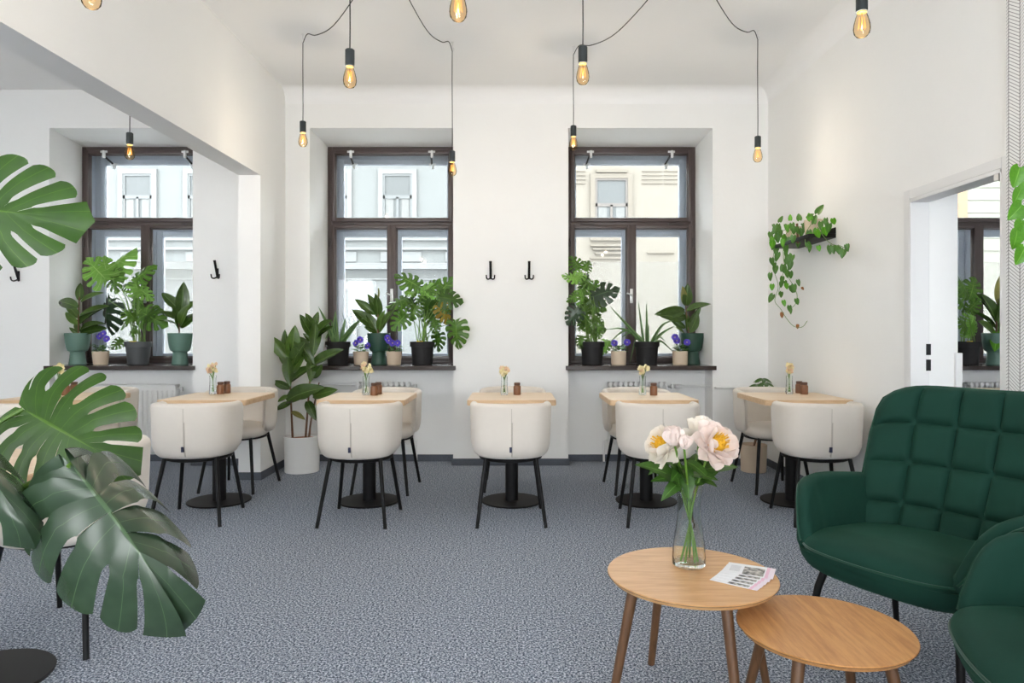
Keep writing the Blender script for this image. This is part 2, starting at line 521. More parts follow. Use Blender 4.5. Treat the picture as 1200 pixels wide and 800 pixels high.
# wall with the windows: piers, lintels, thinner parapets under the sills
w = MB()
edges = [FARL]
for c, a, b in WINS: edges += [a, b]
edges.append(FARR)
fr = [FARL]
for c, a, b in WINS: fr += [c - HW, c + HW]
fr.append(FARR)
for i in range(0, len(edges), 2):
    a, b, fa, fb = edges[i], edges[i + 1], fr[i], fr[i + 1]
    w.prism([(a, YF), (b, YF), (b, YF + 0.01), (fb, YW - 0.01), (fb, YO), (fa, YO), (fa, YW - 0.01), (a, YF + 0.01)], 0, CEIL)
for c, a, b in WINS:
    w.prism_x([(YF, 3.057), (YW, 3.02), (YO, 3.02), (YO, CEIL), (YF, CEIL)], a, b)
    w.box(min(a, c - HW), max(b, c + HW), 6.40, YO, 0, SILL_Z - 0.04)
struct('wall_back', w, 'plaster', smooth=False)

# wall with the wide opening: end pier and the deep header over the opening
w = MB().box(XL2, XL, 5.58, YF, 0, CEIL).prism_x([(Y0, 2.385), (5.58, 2.49), (5.58, CEIL), (Y0, CEIL)], XL2, XL)
struct('wall_left', w, 'plaster', smooth=False)
# wall with the doorway, deeper recess on its far side
DA, DB, DT = 3.20, 3.945, 1.972      # doorway: near edge, far edge, top
w = MB().box(XR, XR2, DB, YF, 0, CEIL).box(XR, XR2, Y0, DA, 0, CEIL).box(XR, XR2, DA, DB, 2.62, CEIL).box(XR, XR + 0.09, DA, DB, DT, 2.62)
struct('wall_right', w, 'plaster', smooth=False)
struct('wall_far_left', MB().box(FARL - 0.2, FARL, Y0, YF, 0, CEIL), 'plaster', smooth=False)
struct('wall_far_right', MB().box(FARR, FARR + 0.2, Y0, YF, 0, CEIL), 'plaster', smooth=False)
# unseen wall added behind the viewer, its openings sized for daylight fill
w = MB().box(FARL, FARR, Y0 - 0.2, Y0, 2.5, CEIL).box(FARL, FARR, Y0 - 0.2, Y0, 0, 0.8)
for a, b in ((FARL, -5.6), (-3.4, -1.5), (1.6, 3.6), (6.3, FARR)): w.box(a, b, Y0 - 0.2, Y0, 0.8, 2.5)
struct('wall_front', w, 'plaster', smooth=False)
# unseen storeys of our own house, added to shade the facades opposite
struct('wall_upper', MB().box(FARL - 10, FARR + 10, YF + 0.1, YO, CEIL + 0.26, 13.0), 'facade_own', smooth=False)
# soft rounded corner between ceiling and walls
def cove(name, pts_fn, r=0.13):
    L = []
    for k in range(9):
        q = k / 8 * math.pi / 2
        L.append((r * (1 - math.sin(q)), r * (1 - math.cos(q))))
    return L
prof = [(0.13 * (1 - math.sin(k / 8 * math.pi / 2)), -0.13 * (1 - math.cos(k / 8 * math.pi / 2))) for k in range(9)] + [(0, 0)]
mb = MB().loops([[(x, YF - d, CEIL + z) for d, z in prof] for x in (XL, XR)])
struct('trim_1', mb, 'ceiling_white', angle=60)
mb = MB().loops([[(XR - d, y, CEIL + z) for d, z in prof] for y in (Y0, YF)])
struct('trim_2', mb, 'ceiling_white', angle=60)
# carpet skirting
BH, BT = 0.062, 0.012
CW = 0.055
def skirting(name, segs):
    mb = MB()
    for s in segs: mb.box(*s, 0, BH)
    struct(name, mb, 'carpet_edge', smooth=False)
segs = []
for i in range(0, len(edges), 2):
    a, b = edges[i], edges[i + 1]
    parts = [(a, b)]
    if a < XL2 < b: parts = [(a, XL2), (XL, b)]
    if a < XR < b: parts = [(a, XR), (XR2, b)]
    for p_, q_ in parts: segs.append((p_, q_, YF - BT, YF))
for c, a, b in WINS:
    segs.append((a, b, 6.40 - BT, 6.40))
    segs.append((a - 0.002, a + BT, YF - BT, 6.40)); segs.append((b - BT, b + 0.002, YF - BT, 6.40))
skirting('baseboard_back', segs)
skirting('baseboard_left', [(XL, XL + BT, 5.58, YF), (XL2 - BT, XL + BT, 5.58 - BT, 5.58), (XL2 - BT, XL2, 5.58, YF)])
skirting('baseboard_right', [(XR - BT, XR, DB + CW, YF)])

# doorway casing: outer architrave and lining with strike plates
CW = 0.055
d = MB()
d.box(XR - 0.02, XR, DB, DB + CW, 0, DT + CW).box(XR - 0.02, XR, DA - 0.04, DA, 0, DT + CW).box(XR - 0.02, XR, DA, DB, DT, DT + CW)
d.box(XR - 0.02, XR + 0.09, DB - 0.012, DB, 0, DT).box(XR - 0.02, XR + 0.09, DA, DA + 0.012, 0, DT).box(XR - 0.02, XR + 0.09, DA, DB, DT - 0.02, DT)
dr = struct('door_1', d, 'door_white', bevel=0.003, smooth=False)
for z in (1.015, 1.105):
    MB().box(XR + 0.07, XR + 0.092, DB - 0.022, DB - 0.012, z - 0.032, z + 0.032).build('strike_plate', 'black_metal', dr)
MB().box(XR - 0.02, XR + 0.03, DA + 0.02, DA + 0.05, DT - 0.05, DT - 0.02).tube([(XR + 0.0, DA + 0.03, DT - 0.04), (XR + 0.06, DA + 0.02, DT - 0.03)], 0.006, 8).build('closer_bracket', 'steel', dr)
struct('trim_3', MB().box(XR2 - 0.02, XR2 + 0.02, DB - 0.015, DB + 0.06, 0, 1.085), 'door_white', bevel=0.004, smooth=False)
# pier with line-patterned chevron paper past the doorway
struct('trim_4', MB().box(XR - 0.03, XR, Y0, DA - 0.045, 0, CEIL), 'chevron_paper', smooth=False)

# ------------------------------------------------------------------ windows
def frame_rect(mb, x0, x1, z0, z1, y0, y1, wl, wr, wb, wt):
    mb.box(x0, x0 + wl, y0, y1, z0, z1).box(x1 - wr, x1, y0, y1, z0, z1)
    mb.box(x0 + wl, x1 - wr, y0, y1, z0, z0 + wb).box(x0 + wl, x1 - wr, y0, y1, z1 - wt, z1)

def make_window(n, c, frosted, dark=True):
    fm = 'frame_brown'
    mb = MB()
    frame_rect(mb, -HW, HW, SILL_Z, 3.02, 0, 0.08, 0.042, 0.042, 0.03, 0.042)
    mb.box(-HW + 0.042, HW - 0.042, 0, 0.08, 2.252, 2.29)
    mb.box(-0.014, 0.014, -0.02, 0.08, SILL_Z + 0.03, 2.252)
    root = struct('window_%d' % n, mb, fm, loc=(c, YW, 0), bevel=0.004)
    # three sashes
    rects = [(-0.592, 0.592, 2.286, 2.982, 0.036), (-0.592, -0.008, 0.93, 2.256, 0.036), (0.008, 0.592, 0.93, 2.256, 0.036)]
    for x0, x1, z0, z1, b in rects:
        s = MB(); frame_rect(s, x0, x1, z0, z1, -0.022, 0.04, b, b, b, b)
        # inner bead
        frame_rect(s, x0 + b, x1 - b, z0 + b, z1 - b, 0.005, 0.03, 0.008, 0.008, 0.008, 0.008)
        so = s.build('sash', fm, root, bevel=0.004)
        MB().box(x0 + b, x1 - b, 0.014, 0.019, z0 + b, z1 - b).build('pane', 'window_glass', so, smooth=False)
    # dark drip rails under the top light
    MB().box(-0.5, -0.36, -0.034, -0.02, 2.255, 2.268).build('hinge_cover', 'frame_brown_dark', root)
    MB().box(0.36, 0.5, -0.034, -0.02, 2.255, 2.268).build('hinge_cover', 'frame_brown_dark', root)
    # grey lining of the box window and outer casements
    mb = MB()
    t = 0.012
    mb.box(-HW + 0.001, -HW + t, 0.08, 0.2, SILL_Z, 3.019).box(HW - t, HW - 0.001, 0.08, 0.2, SILL_Z, 3.019)
    mb.box(-HW + t, HW - t, 0.08, 0.2, 3.019 - t, 3.019).box(-HW + t, HW - t, 0.08, 0.2, SILL_Z - 0.01, SILL_Z)
    mb.build('box_lining', 'outer_grey', root, smooth=False)
    mb = MB()
    frame_rect(mb, -HW + 0.001, HW - 0.001, SILL_Z, 3.019, 0.2, 0.26, 0.055, 0.055, 0.04, 0.075)
    mb.box(-HW + 0.05, HW - 0.05, 0.2, 0.26, 2.22, 2.28)
    of = mb.build('outer_frame', 'outer_grey', root, bevel=0.004)
    for x0, x1, z0, z1 in [(-0.575, 0.575, 2.28, 2.944), (-0.575, -0.004, 0.944, 2.22), (0.004, 0.575, 0.944, 2.22)]:
        s = MB(); frame_rect(s, x0, x1, z0, z1, 0.19, 0.25, 0.055, 0.055, 0.05, 0.05)
        so = s.build('outer_sash', 'outer_grey', root, bevel=0.005)
        MB().box(x0 + 0.05, x1 - 0.05, 0.22, 0.224, z0 + 0.05, z1 - 0.05).build('pane', 'window_glass', so, smooth=False)
        if frosted and z0 < 1:
            f = MB().box(x0 + 0.05, x1 - 0.05, 0.212, 0.214, z0 + 0.05, 1.92).build('frosted_film', 'frost_film', so, smooth=False)
    # white vent latches with dark links
    for sx in (-0.40, 0.39):
        l = MB().box(sx - 0.034, sx + 0.034, -0.03, -0.018, 2.956, 2.976).box(sx - 0.008, sx + 0.016, -0.045, -0.022, 2.905, 2.976)
        l.build('vent_latch', 'white_metal', root, bevel=0.003)
        MB().tube([(sx - 0.008, -0.01, 2.93), (sx - 0.02, 0.17, 2.89)], 0.009, 8).build('latch_link', 'black_metal', root)
        l = MB().box(sx - 0.05, sx + 0.02, 0.165, 0.185, 2.88, 2.90).box(sx - 0.022, sx - 0.002, 0.15, 0.18, 2.845, 2.90)
        l.build('vent_latch', 'white_metal', root, bevel=0.003)
    # handle on the middle stile
    h = MB().box(-0.014, 0.014, -0.03, -0.02, 1.49, 1.63).tube([(0, -0.03, 1.565), (0, -0.055, 1.565), (-0.02, -0.06, 1.575), (-0.05, -0.06, 1.585)], 0.008, 8)
    h.build('handle', 'steel', root, bevel=0.003)
    for sx in (-0.604, 0.604):
        for z in (1.15, 2.08):
            MB().tube([(sx, -0.022, z - 0.045), (sx, -0.022, z + 0.045)], 0.008, 8).build('hinge', 'frame_brown_dark', root)
    return root
for n, (c, a, b) in enumerate(WINS):
    make_window(n + 1, c, n != 1)
    mb = MB().box(a + 0.001, b - 0.001, YF + 0.001, YW - 0.012, SILL_Z - 0.039, SILL_Z - 0.001).box(a - 0.025, b + 0.025, YF - 0.045, YF - 0.0005, SILL_Z - 0.039, SILL_Z - 0.001)
    s = mb.build('trim_%d' % (n + 5), 'sill_brown', smooth=False, bevel=0.004); s['kind'] = 'structure'

# ------------------------------------------------------------------ outside: street and the houses across it
struct('ground', MB().box(-30, 30, YO + 0.01, 22, -1.0, -0.85), 'asphalt', smooth=False)
FY = 20.0
def house(name, label, x0, x1, mat):
    r = thing(name, label, 'building', ((x0 + x1) / 2, FY, -0.85))
    MB().box(x0 - r.location.x, x1 - r.location.x, 0, 1.0, 0, 8.1).build('facade_wall', mat, r, smooth=False)
    return r
def hbox(r, name, mat, x0, x1, y0, y1, z0, z1, parent=None):
    ox, oy, oz = r.location
    return MB().box(x0 - ox, x1 - ox, y0 - oy, y1 - oy, z0 - oz, z1 - oz).build(name, mat, parent or r, smooth=False, bevel=0.01)
def house_window(r, cx, z0, z1, wd, trim, sash, curtain=True):
    t = MB(); ox, oy, oz = r.location
    X, zz0, zz1 = cx - ox, z0 - oz, z1 - oz
    frame_rect(t, X - wd / 2 - 0.14, X + wd / 2 + 0.14, zz0 - 0.1, zz1 + 0.14, -0.07, 0.02, 0.14, 0.14, 0.1, 0.14)
    wo = t.build('window_surround', trim, r, smooth=False)
    s = MB(); frame_rect(s, X - wd / 2, X + wd / 2, zz0, zz1, -0.05, 0.0, 0.06, 0.06, 0.06, 0.06)
    zt = zz0 + (zz1 - zz0) * 0.55
    s.box(X - wd / 2, X + wd / 2, -0.05, 0, zt - 0.05, zt + 0.05).box(X - 0.035, X + 0.035, -0.05, 0, zz0, zt)
    s.build('sash', sash, wo, smooth=False)
    MB().box(X - wd / 2 + 0.05, X + wd / 2 - 0.05, -0.02, -0.005, zz0 + 0.05, zz1 - 0.05).build('pane', 'facade_pane', wo, smooth=False)
    if curtain:
        for k in (-1, 1):
            MB().box(X + k * wd * 0.27 - wd * 0.13, X + k * wd * 0.27 + wd * 0.13, -0.028, -0.02, zz0 + 0.06, zt - 0.05).build('curtain', 'facade_curtain', wo, smooth=False)
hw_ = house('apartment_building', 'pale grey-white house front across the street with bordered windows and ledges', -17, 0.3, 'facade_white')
for k in range(7):
    house_window(hw_, -3.4 - 1.9 * k, 4.35, 5.85, 0.85, 'facade_white_trim', 'facade_sash_grey')
    if k > 0: house_window(hw_, -3.2 - 1.9 * k, -0.2, 2.5, 0.75, 'facade_white_trim', 'facade_sash_grey', False)
for z0, z1, pr in ((3.05, 3.16, 0.22), (3.16, 3.24, 0.12), (3.62, 3.7, 0.1), (3.9, 3.96, 0.08), (6.5, 6.75, 0.2), (2.75, 2.8, 0.05)):
    hbox(hw_, 'ledge', 'facade_white_trim', -17, 0.3, FY - pr, FY + 0.01, z0, z1)
for k in range(9):
    hbox(hw_, 'panel', 'facade_white_trim', -1.3 - 1.9 * k - 0.7, -1.3 - 1.9 * k + 0.5, FY - 0.04, FY + 0.01, 3.28, 3.58)
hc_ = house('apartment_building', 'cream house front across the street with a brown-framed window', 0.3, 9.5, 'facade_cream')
house_window(hc_, 2.86, 4.0, 5.72, 0.95, 'facade_cream_trim', 'facade_sash')
house_window(hc_, 6.6, 4.0, 5.72, 0.95, 'facade_cream_trim', 'facade_sash')
for xx in (2.86, 6.6):
    for q, (dx, z) in enumerate(((0.62, 3.72), (0.55, 3.62), (0.48, 3.5), (0.62, 3.36))):
        hbox(hc_, 'moulding', 'facade_cream_trim', xx - dx, xx + dx, FY - 0.12 + q * 0.02, FY + 0.01, z, z + 0.06)
    hbox(hc_, 'moulding', 'facade_cream_trim', xx - 0.45, xx + 0.45, FY - 0.1, FY + 0.01, 5.88, 5.98)
for x0, x1 in ((3.75, 4.35), (4.4, 4.8), (0.9, 1.45), (1.5, 2.1)):
    for z in (5.56, 5.68, 5.8, 5.92):
        hbox(hc_, 'rustication_strip', 'facade_cream_trim', x0, x1, FY - 0.03, FY + 0.01, z, z + 0.03)
hbox(hc_, 'ledge', 'facade_cream_trim', 3.9, 4.7, FY - 0.06, FY + 0.01, 3.52, 3.57)
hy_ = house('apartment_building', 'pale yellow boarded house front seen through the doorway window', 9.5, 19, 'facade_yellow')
for k in range(10):
    hbox(hy_, 'board', 'facade_yellow', 9.5, 19, FY - 0.03, FY + 0.01, 3.6 + k * 0.37, 3.6 + k * 0.37 + 0.35)
hbox(hy_, 'corner_board', 'facade_orange', 12.0, 13.25, FY - 0.08, FY + 0.01, 3.6, 7.2)

# ------------------------------------------------------------------ radiators and pipes
def radiator(x0, x1, z0, z1, label, ribs, panel):
    r = thing('radiator', label, 'radiator', ((x0 + x1) / 2, 6.33, z0))
    W = (x1 - x0) / 2; H = z1 - z0
    if panel:
        MB().box(-W, W, -0.035, 0.045, 0, H).build('panel', 'radiator_white', r, bevel=0.008)
        n = int(2 * W / 0.045)
        for k in range(n):
            x = -W + 0.03 + k * (2 * W - 0.06) / (n - 1)
            MB().tube([(x, -0.035, 0.04), (x, -0.035, H - 0.05)], 0.009, 8).build('rib', 'radiator_white', r)
        MB().box(-W, W, -0.04, 0.05, H - 0.012, H + 0.004).build('top_grille', 'radiator_white', r, bevel=0.003)
    else:
        n = int(2 * W / 0.046)
        for k in range(n):
            x = -W + 0.023 + k * (2 * W - 0.046) / (n - 1)
            m = MB()
            for yy in (-0.035, 0.035):
                m.tube([(x, yy, 0.02), (x, yy, H - 0.02)], 0.0125, 8)
            m.tube([(x, -0.045, H - 0.018), (x, 0.045, H - 0.018)], 0.018, 8).tube([(x, -0.045, 0.018), (x, 0.045, 0.018)], 0.018, 8)
            m.build('column', 'radiator_white', r)
        MB().tube([(-W, 0, H - 0.02), (W, 0, H - 0.02)], 0.012, 8).tube([(-W, 0, 0.02), (W, 0, 0.02)], 0.012, 8).build('header_pipe', 'radiator_white', r)
    MB().tube([(W, 0, H - 0.04), (W + 0.05, 0, H - 0.04)], 0.011, 8).lathe([(0.001, -.02), (.016, -.02), (.016, .02), (.001, .02)], 12, (W + 0.04, 0, H - 0.04)).build('vent_plug', 'steel', r)
    MB().tube([(W, 0, 0.03), (W + 0.05, 0, 0.03), (W + 0.05, 0.0, -z0 + 0.01)], 0.01, 8).build('valve_pipe', 'radiator_white', r)
    MB().tube([(-W, 0, 0.03), (-W - 0.03, 0, 0.03), (-W - 0.03, 0.0, -z0 + 0.01)], 0.01, 8).build('valve_pipe', 'radiator_white', r)
    return r
radiator(-4.1, -3.12, 0.105, 0.72, 'white ribbed panel radiator in the side room under its window', 20, True)
radiator(-1.457, -0.953, 0.17, 0.745, 'white column radiator under the sill with the aloe, pansies and green goblet pot', 10, False)
radiator(0.866, 1.43, 0.17, 0.745, 'white column radiator under the window looking onto the cream facade', 10, False)
radiator(4.2, 4.8, 0.17, 0.745, 'white column radiator in the room beyond the doorway', 10, False)
mb = MB().tube([(-1.457 - 0.005, 6.33, 0.725), (-1.84, 6.33, 0.725), (-1.9, 6.15, 0.725), (-2.05, 6.15, 0.725)], 0.011, 8)
o = mb.build('heating_pipe', 'radiator_white'); tag(o, 'thin white heating pipe running to the corner behind the tall rubber plant', 'pipe')
MB().tube([(-1.462, 6.33, 0.725), (-1.50, 6.33, 0.725)], 0.02, 10).build('valve_head', 'white_metal', o)
mb = MB().tube([(1.435 + 0.06, 6.33, 0.705), (1.78, 6.33, 0.705), (1.83, 6.165, 0.705), (2.29, 6.165, 0.705)], 0.011, 8)
o = mb.build('heating_pipe', 'radiator_white'); tag(o, 'thin white heating pipe running along the wall to the corner behind the small beige pot', 'pipe')
MB().tube([(1.5, 6.33, 0.705), (1.56, 6.33, 0.705)], 0.02, 10).build('valve_head', 'white_metal', o)

# ------------------------------------------------------------------ coat hooks
def coat_hook(px, py, lab):
    c = P(px, py, YF)
    r = thing('coat_hook', lab, 'hook', (c.x, YF, c.z))
    MB().box(-0.011, 0.011, -0.006, 0, -0.07, 0.02).build('back_plate', 'black_metal', r, bevel=0.002)
    MB().tube(spline([(0, -0.006, -0.05), (0, -0.02, -0.02), (0, -0.05, 0.05), (0, -0.065, 0.085)], 8), [0.011] * 7 + [0.013], 8).build('upper_prong', 'black_metal', r)
    for s in (-1, 1):
        MB().tube(spline([(0, -0.008, -0.055), (s * 0.018, -0.03, -0.072), (s * 0.034, -0.045, -0.066), (s * 0.038, -0.05, -0.035)], 8), 0.006, 8).build('lower_prong', 'black_metal', r)
coat_hook(22, 320, 'black metal coat hook on the side room wall near the big monstera leaf')
coat_hook(255, 317, 'black metal coat hook between the side room window and the wall end')
coat_hook(575, 318, 'black metal coat hook of a pair between two windows, the one nearer the monstera sill')
coat_hook(620, 318, 'black metal coat hook of a pair between two windows, the one nearer the cream-facade window')

# ================================================================== DINING CHAIRS
def dining_chair():
    r = thing('dining_chair', 'x', 'chair')
    # backrest shell wrapping round the seat
    hw, dp, th = 0.252, 0.245, 0.05
    zb, zt = 0.415, 0.765
    def plan(a, off):
        # a: angle from the back, superellipse plan
        e = 2.0 / 2.7
        s, c = math.sin(a), math.cos(a)
        x = math.copysign(abs(s) ** e, s) * (hw + off)
        y = -math.copysign(abs(c) ** e, c) * (dp + off)
        return x, y
    A = R(109); N = 44; L = []
    for k in range(N + 1):
        t = -1 + 2 * k / N
        q = abs(t)
        a = A * t
        drop = 0.0
        en = max(0.0, (q - 0.86) / 0.14)
        rd = 1 - math.sqrt(max(0, 1 - en ** 2)) if en > 0 else 0
        top = zt - 0.012 * q ** 2 - 0.075 * rd
        bot = zb + 0.035 * q ** 3 + 0.06 * rd
        thk = th * (1 - 0.75 * rd) * (1.0 if en < 1 else 0.25)
        loop = []
        M = 7
        def at(off, z):
            fl = 0.012 * (z - zb) / (zt - zb) - 0.030 * max(0, 1 - (z - zb) / 0.10) ** 2
            x, y = plan(a, off + fl)
            return (x, y, z)
        for i in range(M):                       # outside going up
            loop.append(at(0, bot + 0.02 + (top - bot - 0.045) * i / (M - 1)))
        for i in range(1, 6):                    # rounded top
            b = math.pi * i / 6
            loop.append(at(-thk / 2 + thk / 2 * math.cos(b), top - 0.025 + 0.025 * math.sin(b)))
        for i in range(M):                       # inside going down
            loop.append(at(-thk, top - 0.025 - (top - bot - 0.045) * i / (M - 1)))
        for i in range(1, 4):
            b = math.pi * i / 4
            loop.append(at(-thk / 2 - thk / 2 * math.cos(b), bot + 0.02 - 0.02 * math.sin(b)))
        L.append(loop)
    sh = MB().loops(L).build('backrest', 'cream_fabric', r, angle=60)
    # centre seam, zip and maker's tag on the outside of the shell
    def outer(z, x=0.0):
        fl = 0.012 * (z - zb) / (zt - zb) - 0.030 * max(0, 1 - (z - zb) / 0.10) ** 2
        return (x, -dp - fl - 0.0005, z)
    MB().tube([outer(z) for z in [0.44, 0.5, 0.56, 0.62, 0.68, 0.735]], 0.0022, 6).build('seam', 'cream_seam', sh)
    MB().tube([outer(z, 0.004) for z in [0.435, 0.5, 0.56, 0.62, 0.65]], 0.0042, 6).build('zip', 'cream_seam', sh)
    MB().box(-0.012, 0.003, -dp - 0.012, -dp + 0.02, 0.468, 0.5).build('fabric_tag', 'tag_navy', sh)
    # round thick seat
    L = []
    for rr, z in [(0.02, 0.405), (0.15, 0.405), (0.2, 0.408), (0.222, 0.425), (0.23, 0.45), (0.222, 0.475), (0.2, 0.492), (0.15, 0.503), (0.08, 0.508), (0.02, 0.509)]:
        lp = []
        for k in range(36):
            a = 2 * math.pi * k / 36
            e = 2 / 2.3
            s, c = math.sin(a), math.cos(a)
            lp.append((math.copysign(abs(c) ** e, c) * rr * 0.97, 0.045 + math.copysign(abs(s) ** e, s) * rr * 1.03, z))
        L.append(lp)
    MB().loops(L).build('seat', 'cream_fabric', r, angle=60)
    # black carrier ring and four splayed legs
    ring = [(0.195 * math.cos(2 * math.pi * k / 32), 0.015 + 0.20 * math.sin(2 * math.pi * k / 32), 0.402) for k in range(33)]
    MB().tube(ring, 0.0105, 8).build('seat_frame', 'black_metal', r)
    for sx in (-1, 1):
        for sy in (-1, 1):
            MB().tube([(sx * 0.158, 0.015 + sy * 0.15, 0.41), (sx * 0.212, sy * 0.236, 0.0)], [0.013, 0.011], 10).build('leg', 'black_metal', r)
    return r

CH = dining_chair()
_first = [True]
def chair(x, y, rz, label):
    if _first[0]:
        _first[0] = False
        CH.location = (x, y, 0); CH.rotation_euler = (0, 0, rz); CH['label'] = label; CH['group'] = 'cream dining chairs'
        return CH
    return dup(CH, (x, y, 0), rz, label, 'cream dining chairs')

# ================================================================== CAFE TABLES
def cafe_table():
    r = thing('cafe_table', 'x', 'table')
    mb = MB().box(-0.3, 0.3, -0.3, 0.3, 0.713, 0.75)
    me = mb.mesh('table_top', 'oak_light')
    bm = bmesh.new(); bm.from_mesh(me)
    bmesh.ops.bevel(bm, geom=[e for e in bm.edges if abs(e.verts[0].co.z - e.verts[1].co.z) > 0.01], offset=0.028, segments=5, affect='EDGES', profile=0.5)
    bmesh.ops.bevel(bm, geom=[e for e in bm.edges if len(e.link_faces) == 2 and e.calc_face_angle(0) > R(60)], offset=0.003, segments=2, affect='EDGES')
    bm.to_mesh(me); bm.free(); me.shade_smooth(); me.set_sharp_from_angle(angle=R(35))
    me.materials.append(MATS['oak_light_edge'])
    for pl in me.polygons:
        if abs(pl.normal.z) < 0.5: pl.material_index = 1
    put('table_top', me, r)
    MB().box(-0.15, 0.15, -0.15, 0.15, 0.703, 0.713).build('mounting_plate', 'black_metal', r)
    MB().lathe([(0.04, 0.008), (0.046, 0.012), (0.046, 0.70), (0.04, 0.704)], 24).build('column', 'black_metal', r)
    MB().lathe([(0.2, 0.0), (0.215, 0.002), (0.217, 0.008), (0.213, 0.012), (0.02, 0.013)], 48).build('base_plate', 'black_metal', r)
    return r
TB = cafe_table()
def table(x, y, label, first=[True]):
    if first[0]:
        first[0] = False
        TB.location = (x, y, 0); TB['label'] = label; TB['group'] = 'square oak cafe tables'
        return TB
    return dup(TB, (x, y, 0), 0, label, 'square oak cafe tables')

PI = math.pi
table(-0.014, 4.87, 'square pale oak cafe table between the two window niches, under the pair of coat hooks')
chair(-0.02, 4.43, R(1.5), 'cream tub chair, seamed back to the room, at the table before the two coat hooks')
chair(-0.01, 5.36, PI, 'cream tub chair mostly hidden behind the table under the two coat hooks')
table(-1.03, 4.87, 'square pale oak cafe table beside the tall floor rubber plant')
chair(-0.99, 4.42, R(-2), 'cream tub chair, seamed back to the room, at the table beside the floor rubber plant')
chair(-0.98, 5.27, PI + R(-3), 'cream tub chair behind the table beside the tall floor rubber plant, facing the room')
table(-2.10, 4.87, 'square pale oak cafe table standing in the wide wall opening beside the end pier')
chair(-2.05, 4.44, R(5), 'cream tub chair, seamed back to the room, at the table in the wide wall opening')
chair(-2.13, 5.32, PI + R(-4), 'cream tub chair against the end pier of the wide wall opening, facing the room')
table(0.945, 4.87, 'square pale oak cafe table before the window looking onto the cream facade')
chair(0.925, 4.42, R(-3), 'cream tub chair with its back to the room, just behind the vase of peonies')
chair(0.95, 5.28, PI + R(3), 'cream tub chair under the cream-facade window, facing the room')
table(1.985, 4.87, 'square pale oak cafe table pushed against the white wall below the trailing plant shelf')
chair(1.96, 4.43, R(-3), 'cream tub chair, seamed back to the room, beside the green wing armchair')
chair(1.99, 5.30, PI + R(4), 'cream tub chair in front of the small beige floor pot, facing the room')
table(-3.19, 4.87, 'square pale oak cafe table in the side room in front of the panel radiator')
chair(-3.2, 4.44, R(2), 'cream tub chair in the side room, mostly hidden by the big monstera leaves')
chair(-3.24, 5.32, PI + R(-2), 'cream tub chair in the side room directly in front of the panel radiator')
table(-1.84, 2.36, 'square pale oak cafe table next to the big drooping monstera leaf')
chair(-1.78, 2.75, PI + R(-1), 'cream tub chair tucked under the table, behind the big drooping monstera leaf')
table(3.85, 5.3, 'square pale oak table glimpsed through the doorway')
chair(3.62, 4.75, R(-20), 'cream chair top glimpsed through the doorway behind the armchair')

# ================================================================== TABLE SETTINGS: bud vase, sprig, jars
def bud_vase():
    r = thing('bud_vase', 'x', 'vase')
    MB().lathe([(0.001, 0.0), (0.026, 0.0), (0.027, 0.004), (0.025, 0.05), (0.022, 0.10), (0.024, 0.135), (0.022, 0.135), (0.0195, 0.10), (0.0225, 0.05), (0.023, 0.012), (0.001, 0.010)], 24).build('glass_body', 'vase_glass', r, angle=30)
    return r
def jar():
    r = thing('spice_jar', 'x', 'jar')
    MB().lathe([(0.001, 0.0), (0.0255, 0.0), (0.027, 0.004), (0.027, 0.058), (0.024, 0.066), (0.019, 0.070), (0.001, 0.070)], 24).build('body', 'jar_brown', r)
    MB().lathe([(0.001, 0.07), (0.0215, 0.07), (0.0225, 0.073), (0.0225, 0.086), (0.020, 0.089), (0.001, 0.089)], 24).build('lid', 'jar_dark', r)
    return r
def blossom_mesh(name, mat, seed):
    rnd = random.Random(seed); mb = MB()
    for k in range(11):
        a = k * 2.4; tl = 0.35 + 0.09 * k
        d = Vector((math.cos(a) * math.sin(tl), math.sin(a) * math.sin(tl), math.cos(tl)))
        u = d.orthogonal().normalized(); v = d.cross(u)
        ln = 0.018 + rnd.random() * 0.006
        def fn(i, j, d=d, u=u, v=v, ln=ln):
            wv = math.sin(math.pi * (0.15 + 0.8 * j)) * 0.009
            return d * ln * j + u * (i - 0.5) * 2 * wv + v * 0.006 * j * j
        mb.grid(fn, 2, 4)
    return mb.mesh(name, mat, uv=True)
BLO = [blossom_mesh('blossom', 'blossom_yellow', 1), blossom_mesh('blossom', 'blossom_peach', 2)]
def sprig(loc, label, seed, spread=0.03, h=0.185):
    rnd = random.Random(seed)
    r = thing('flower_sprig', label, 'flowers', loc, 0, 'small flower sprigs on the cafe tables')
    for k in range(9):
        a = k * 2.2 + seed; s = spread * (0.35 + rnd.random() * 0.75)
        tip = Vector((math.cos(a) * s, math.sin(a) * s * 0.8, h * (0.84 + 0.28 * rnd.random())))
        MB().tube(spline([(math.cos(a) * 0.008, math.sin(a) * 0.008, 0.016), (0, 0, 0.10), tip], 6), 0.0018, 5).build('stem', 'stem_green', r)
        put('blossom', BLO[0 if rnd.random() < 0.62 else 1], r, mtx=orient(tip, (rnd.uniform(-1, 1), rnd.uniform(-.6, .6), 0.6), (rnd.uniform(-.5, .5), -0.3, 1), 1.15 + 0.4 * rnd.random()))
    return r
BV, JR = bud_vase(), jar()
_u = {'v': True, 'j': True}
def setv(x, y, label):
    if _u['v']:
        _u['v'] = False; BV.location = (x, y, 0.751); tag(BV, label, group='bud vases on the cafe tables'); return
    dup(BV, (x, y, 0.751), 0, label, 'bud vases on the cafe tables')
def setj(x, y, label):
    if _u['j']:
        _u['j'] = False; JR.location = (x, y, 0.7505); tag(JR, label, group='brown jars on the cafe tables'); return
    dup(JR, (x, y, 0.7505), 0, label, 'brown jars on the cafe tables')
def onT(px, py):
    D = (CAM_H - 0.75) * 800 / (py - 390)
    return (px - 602) * D / 800, D
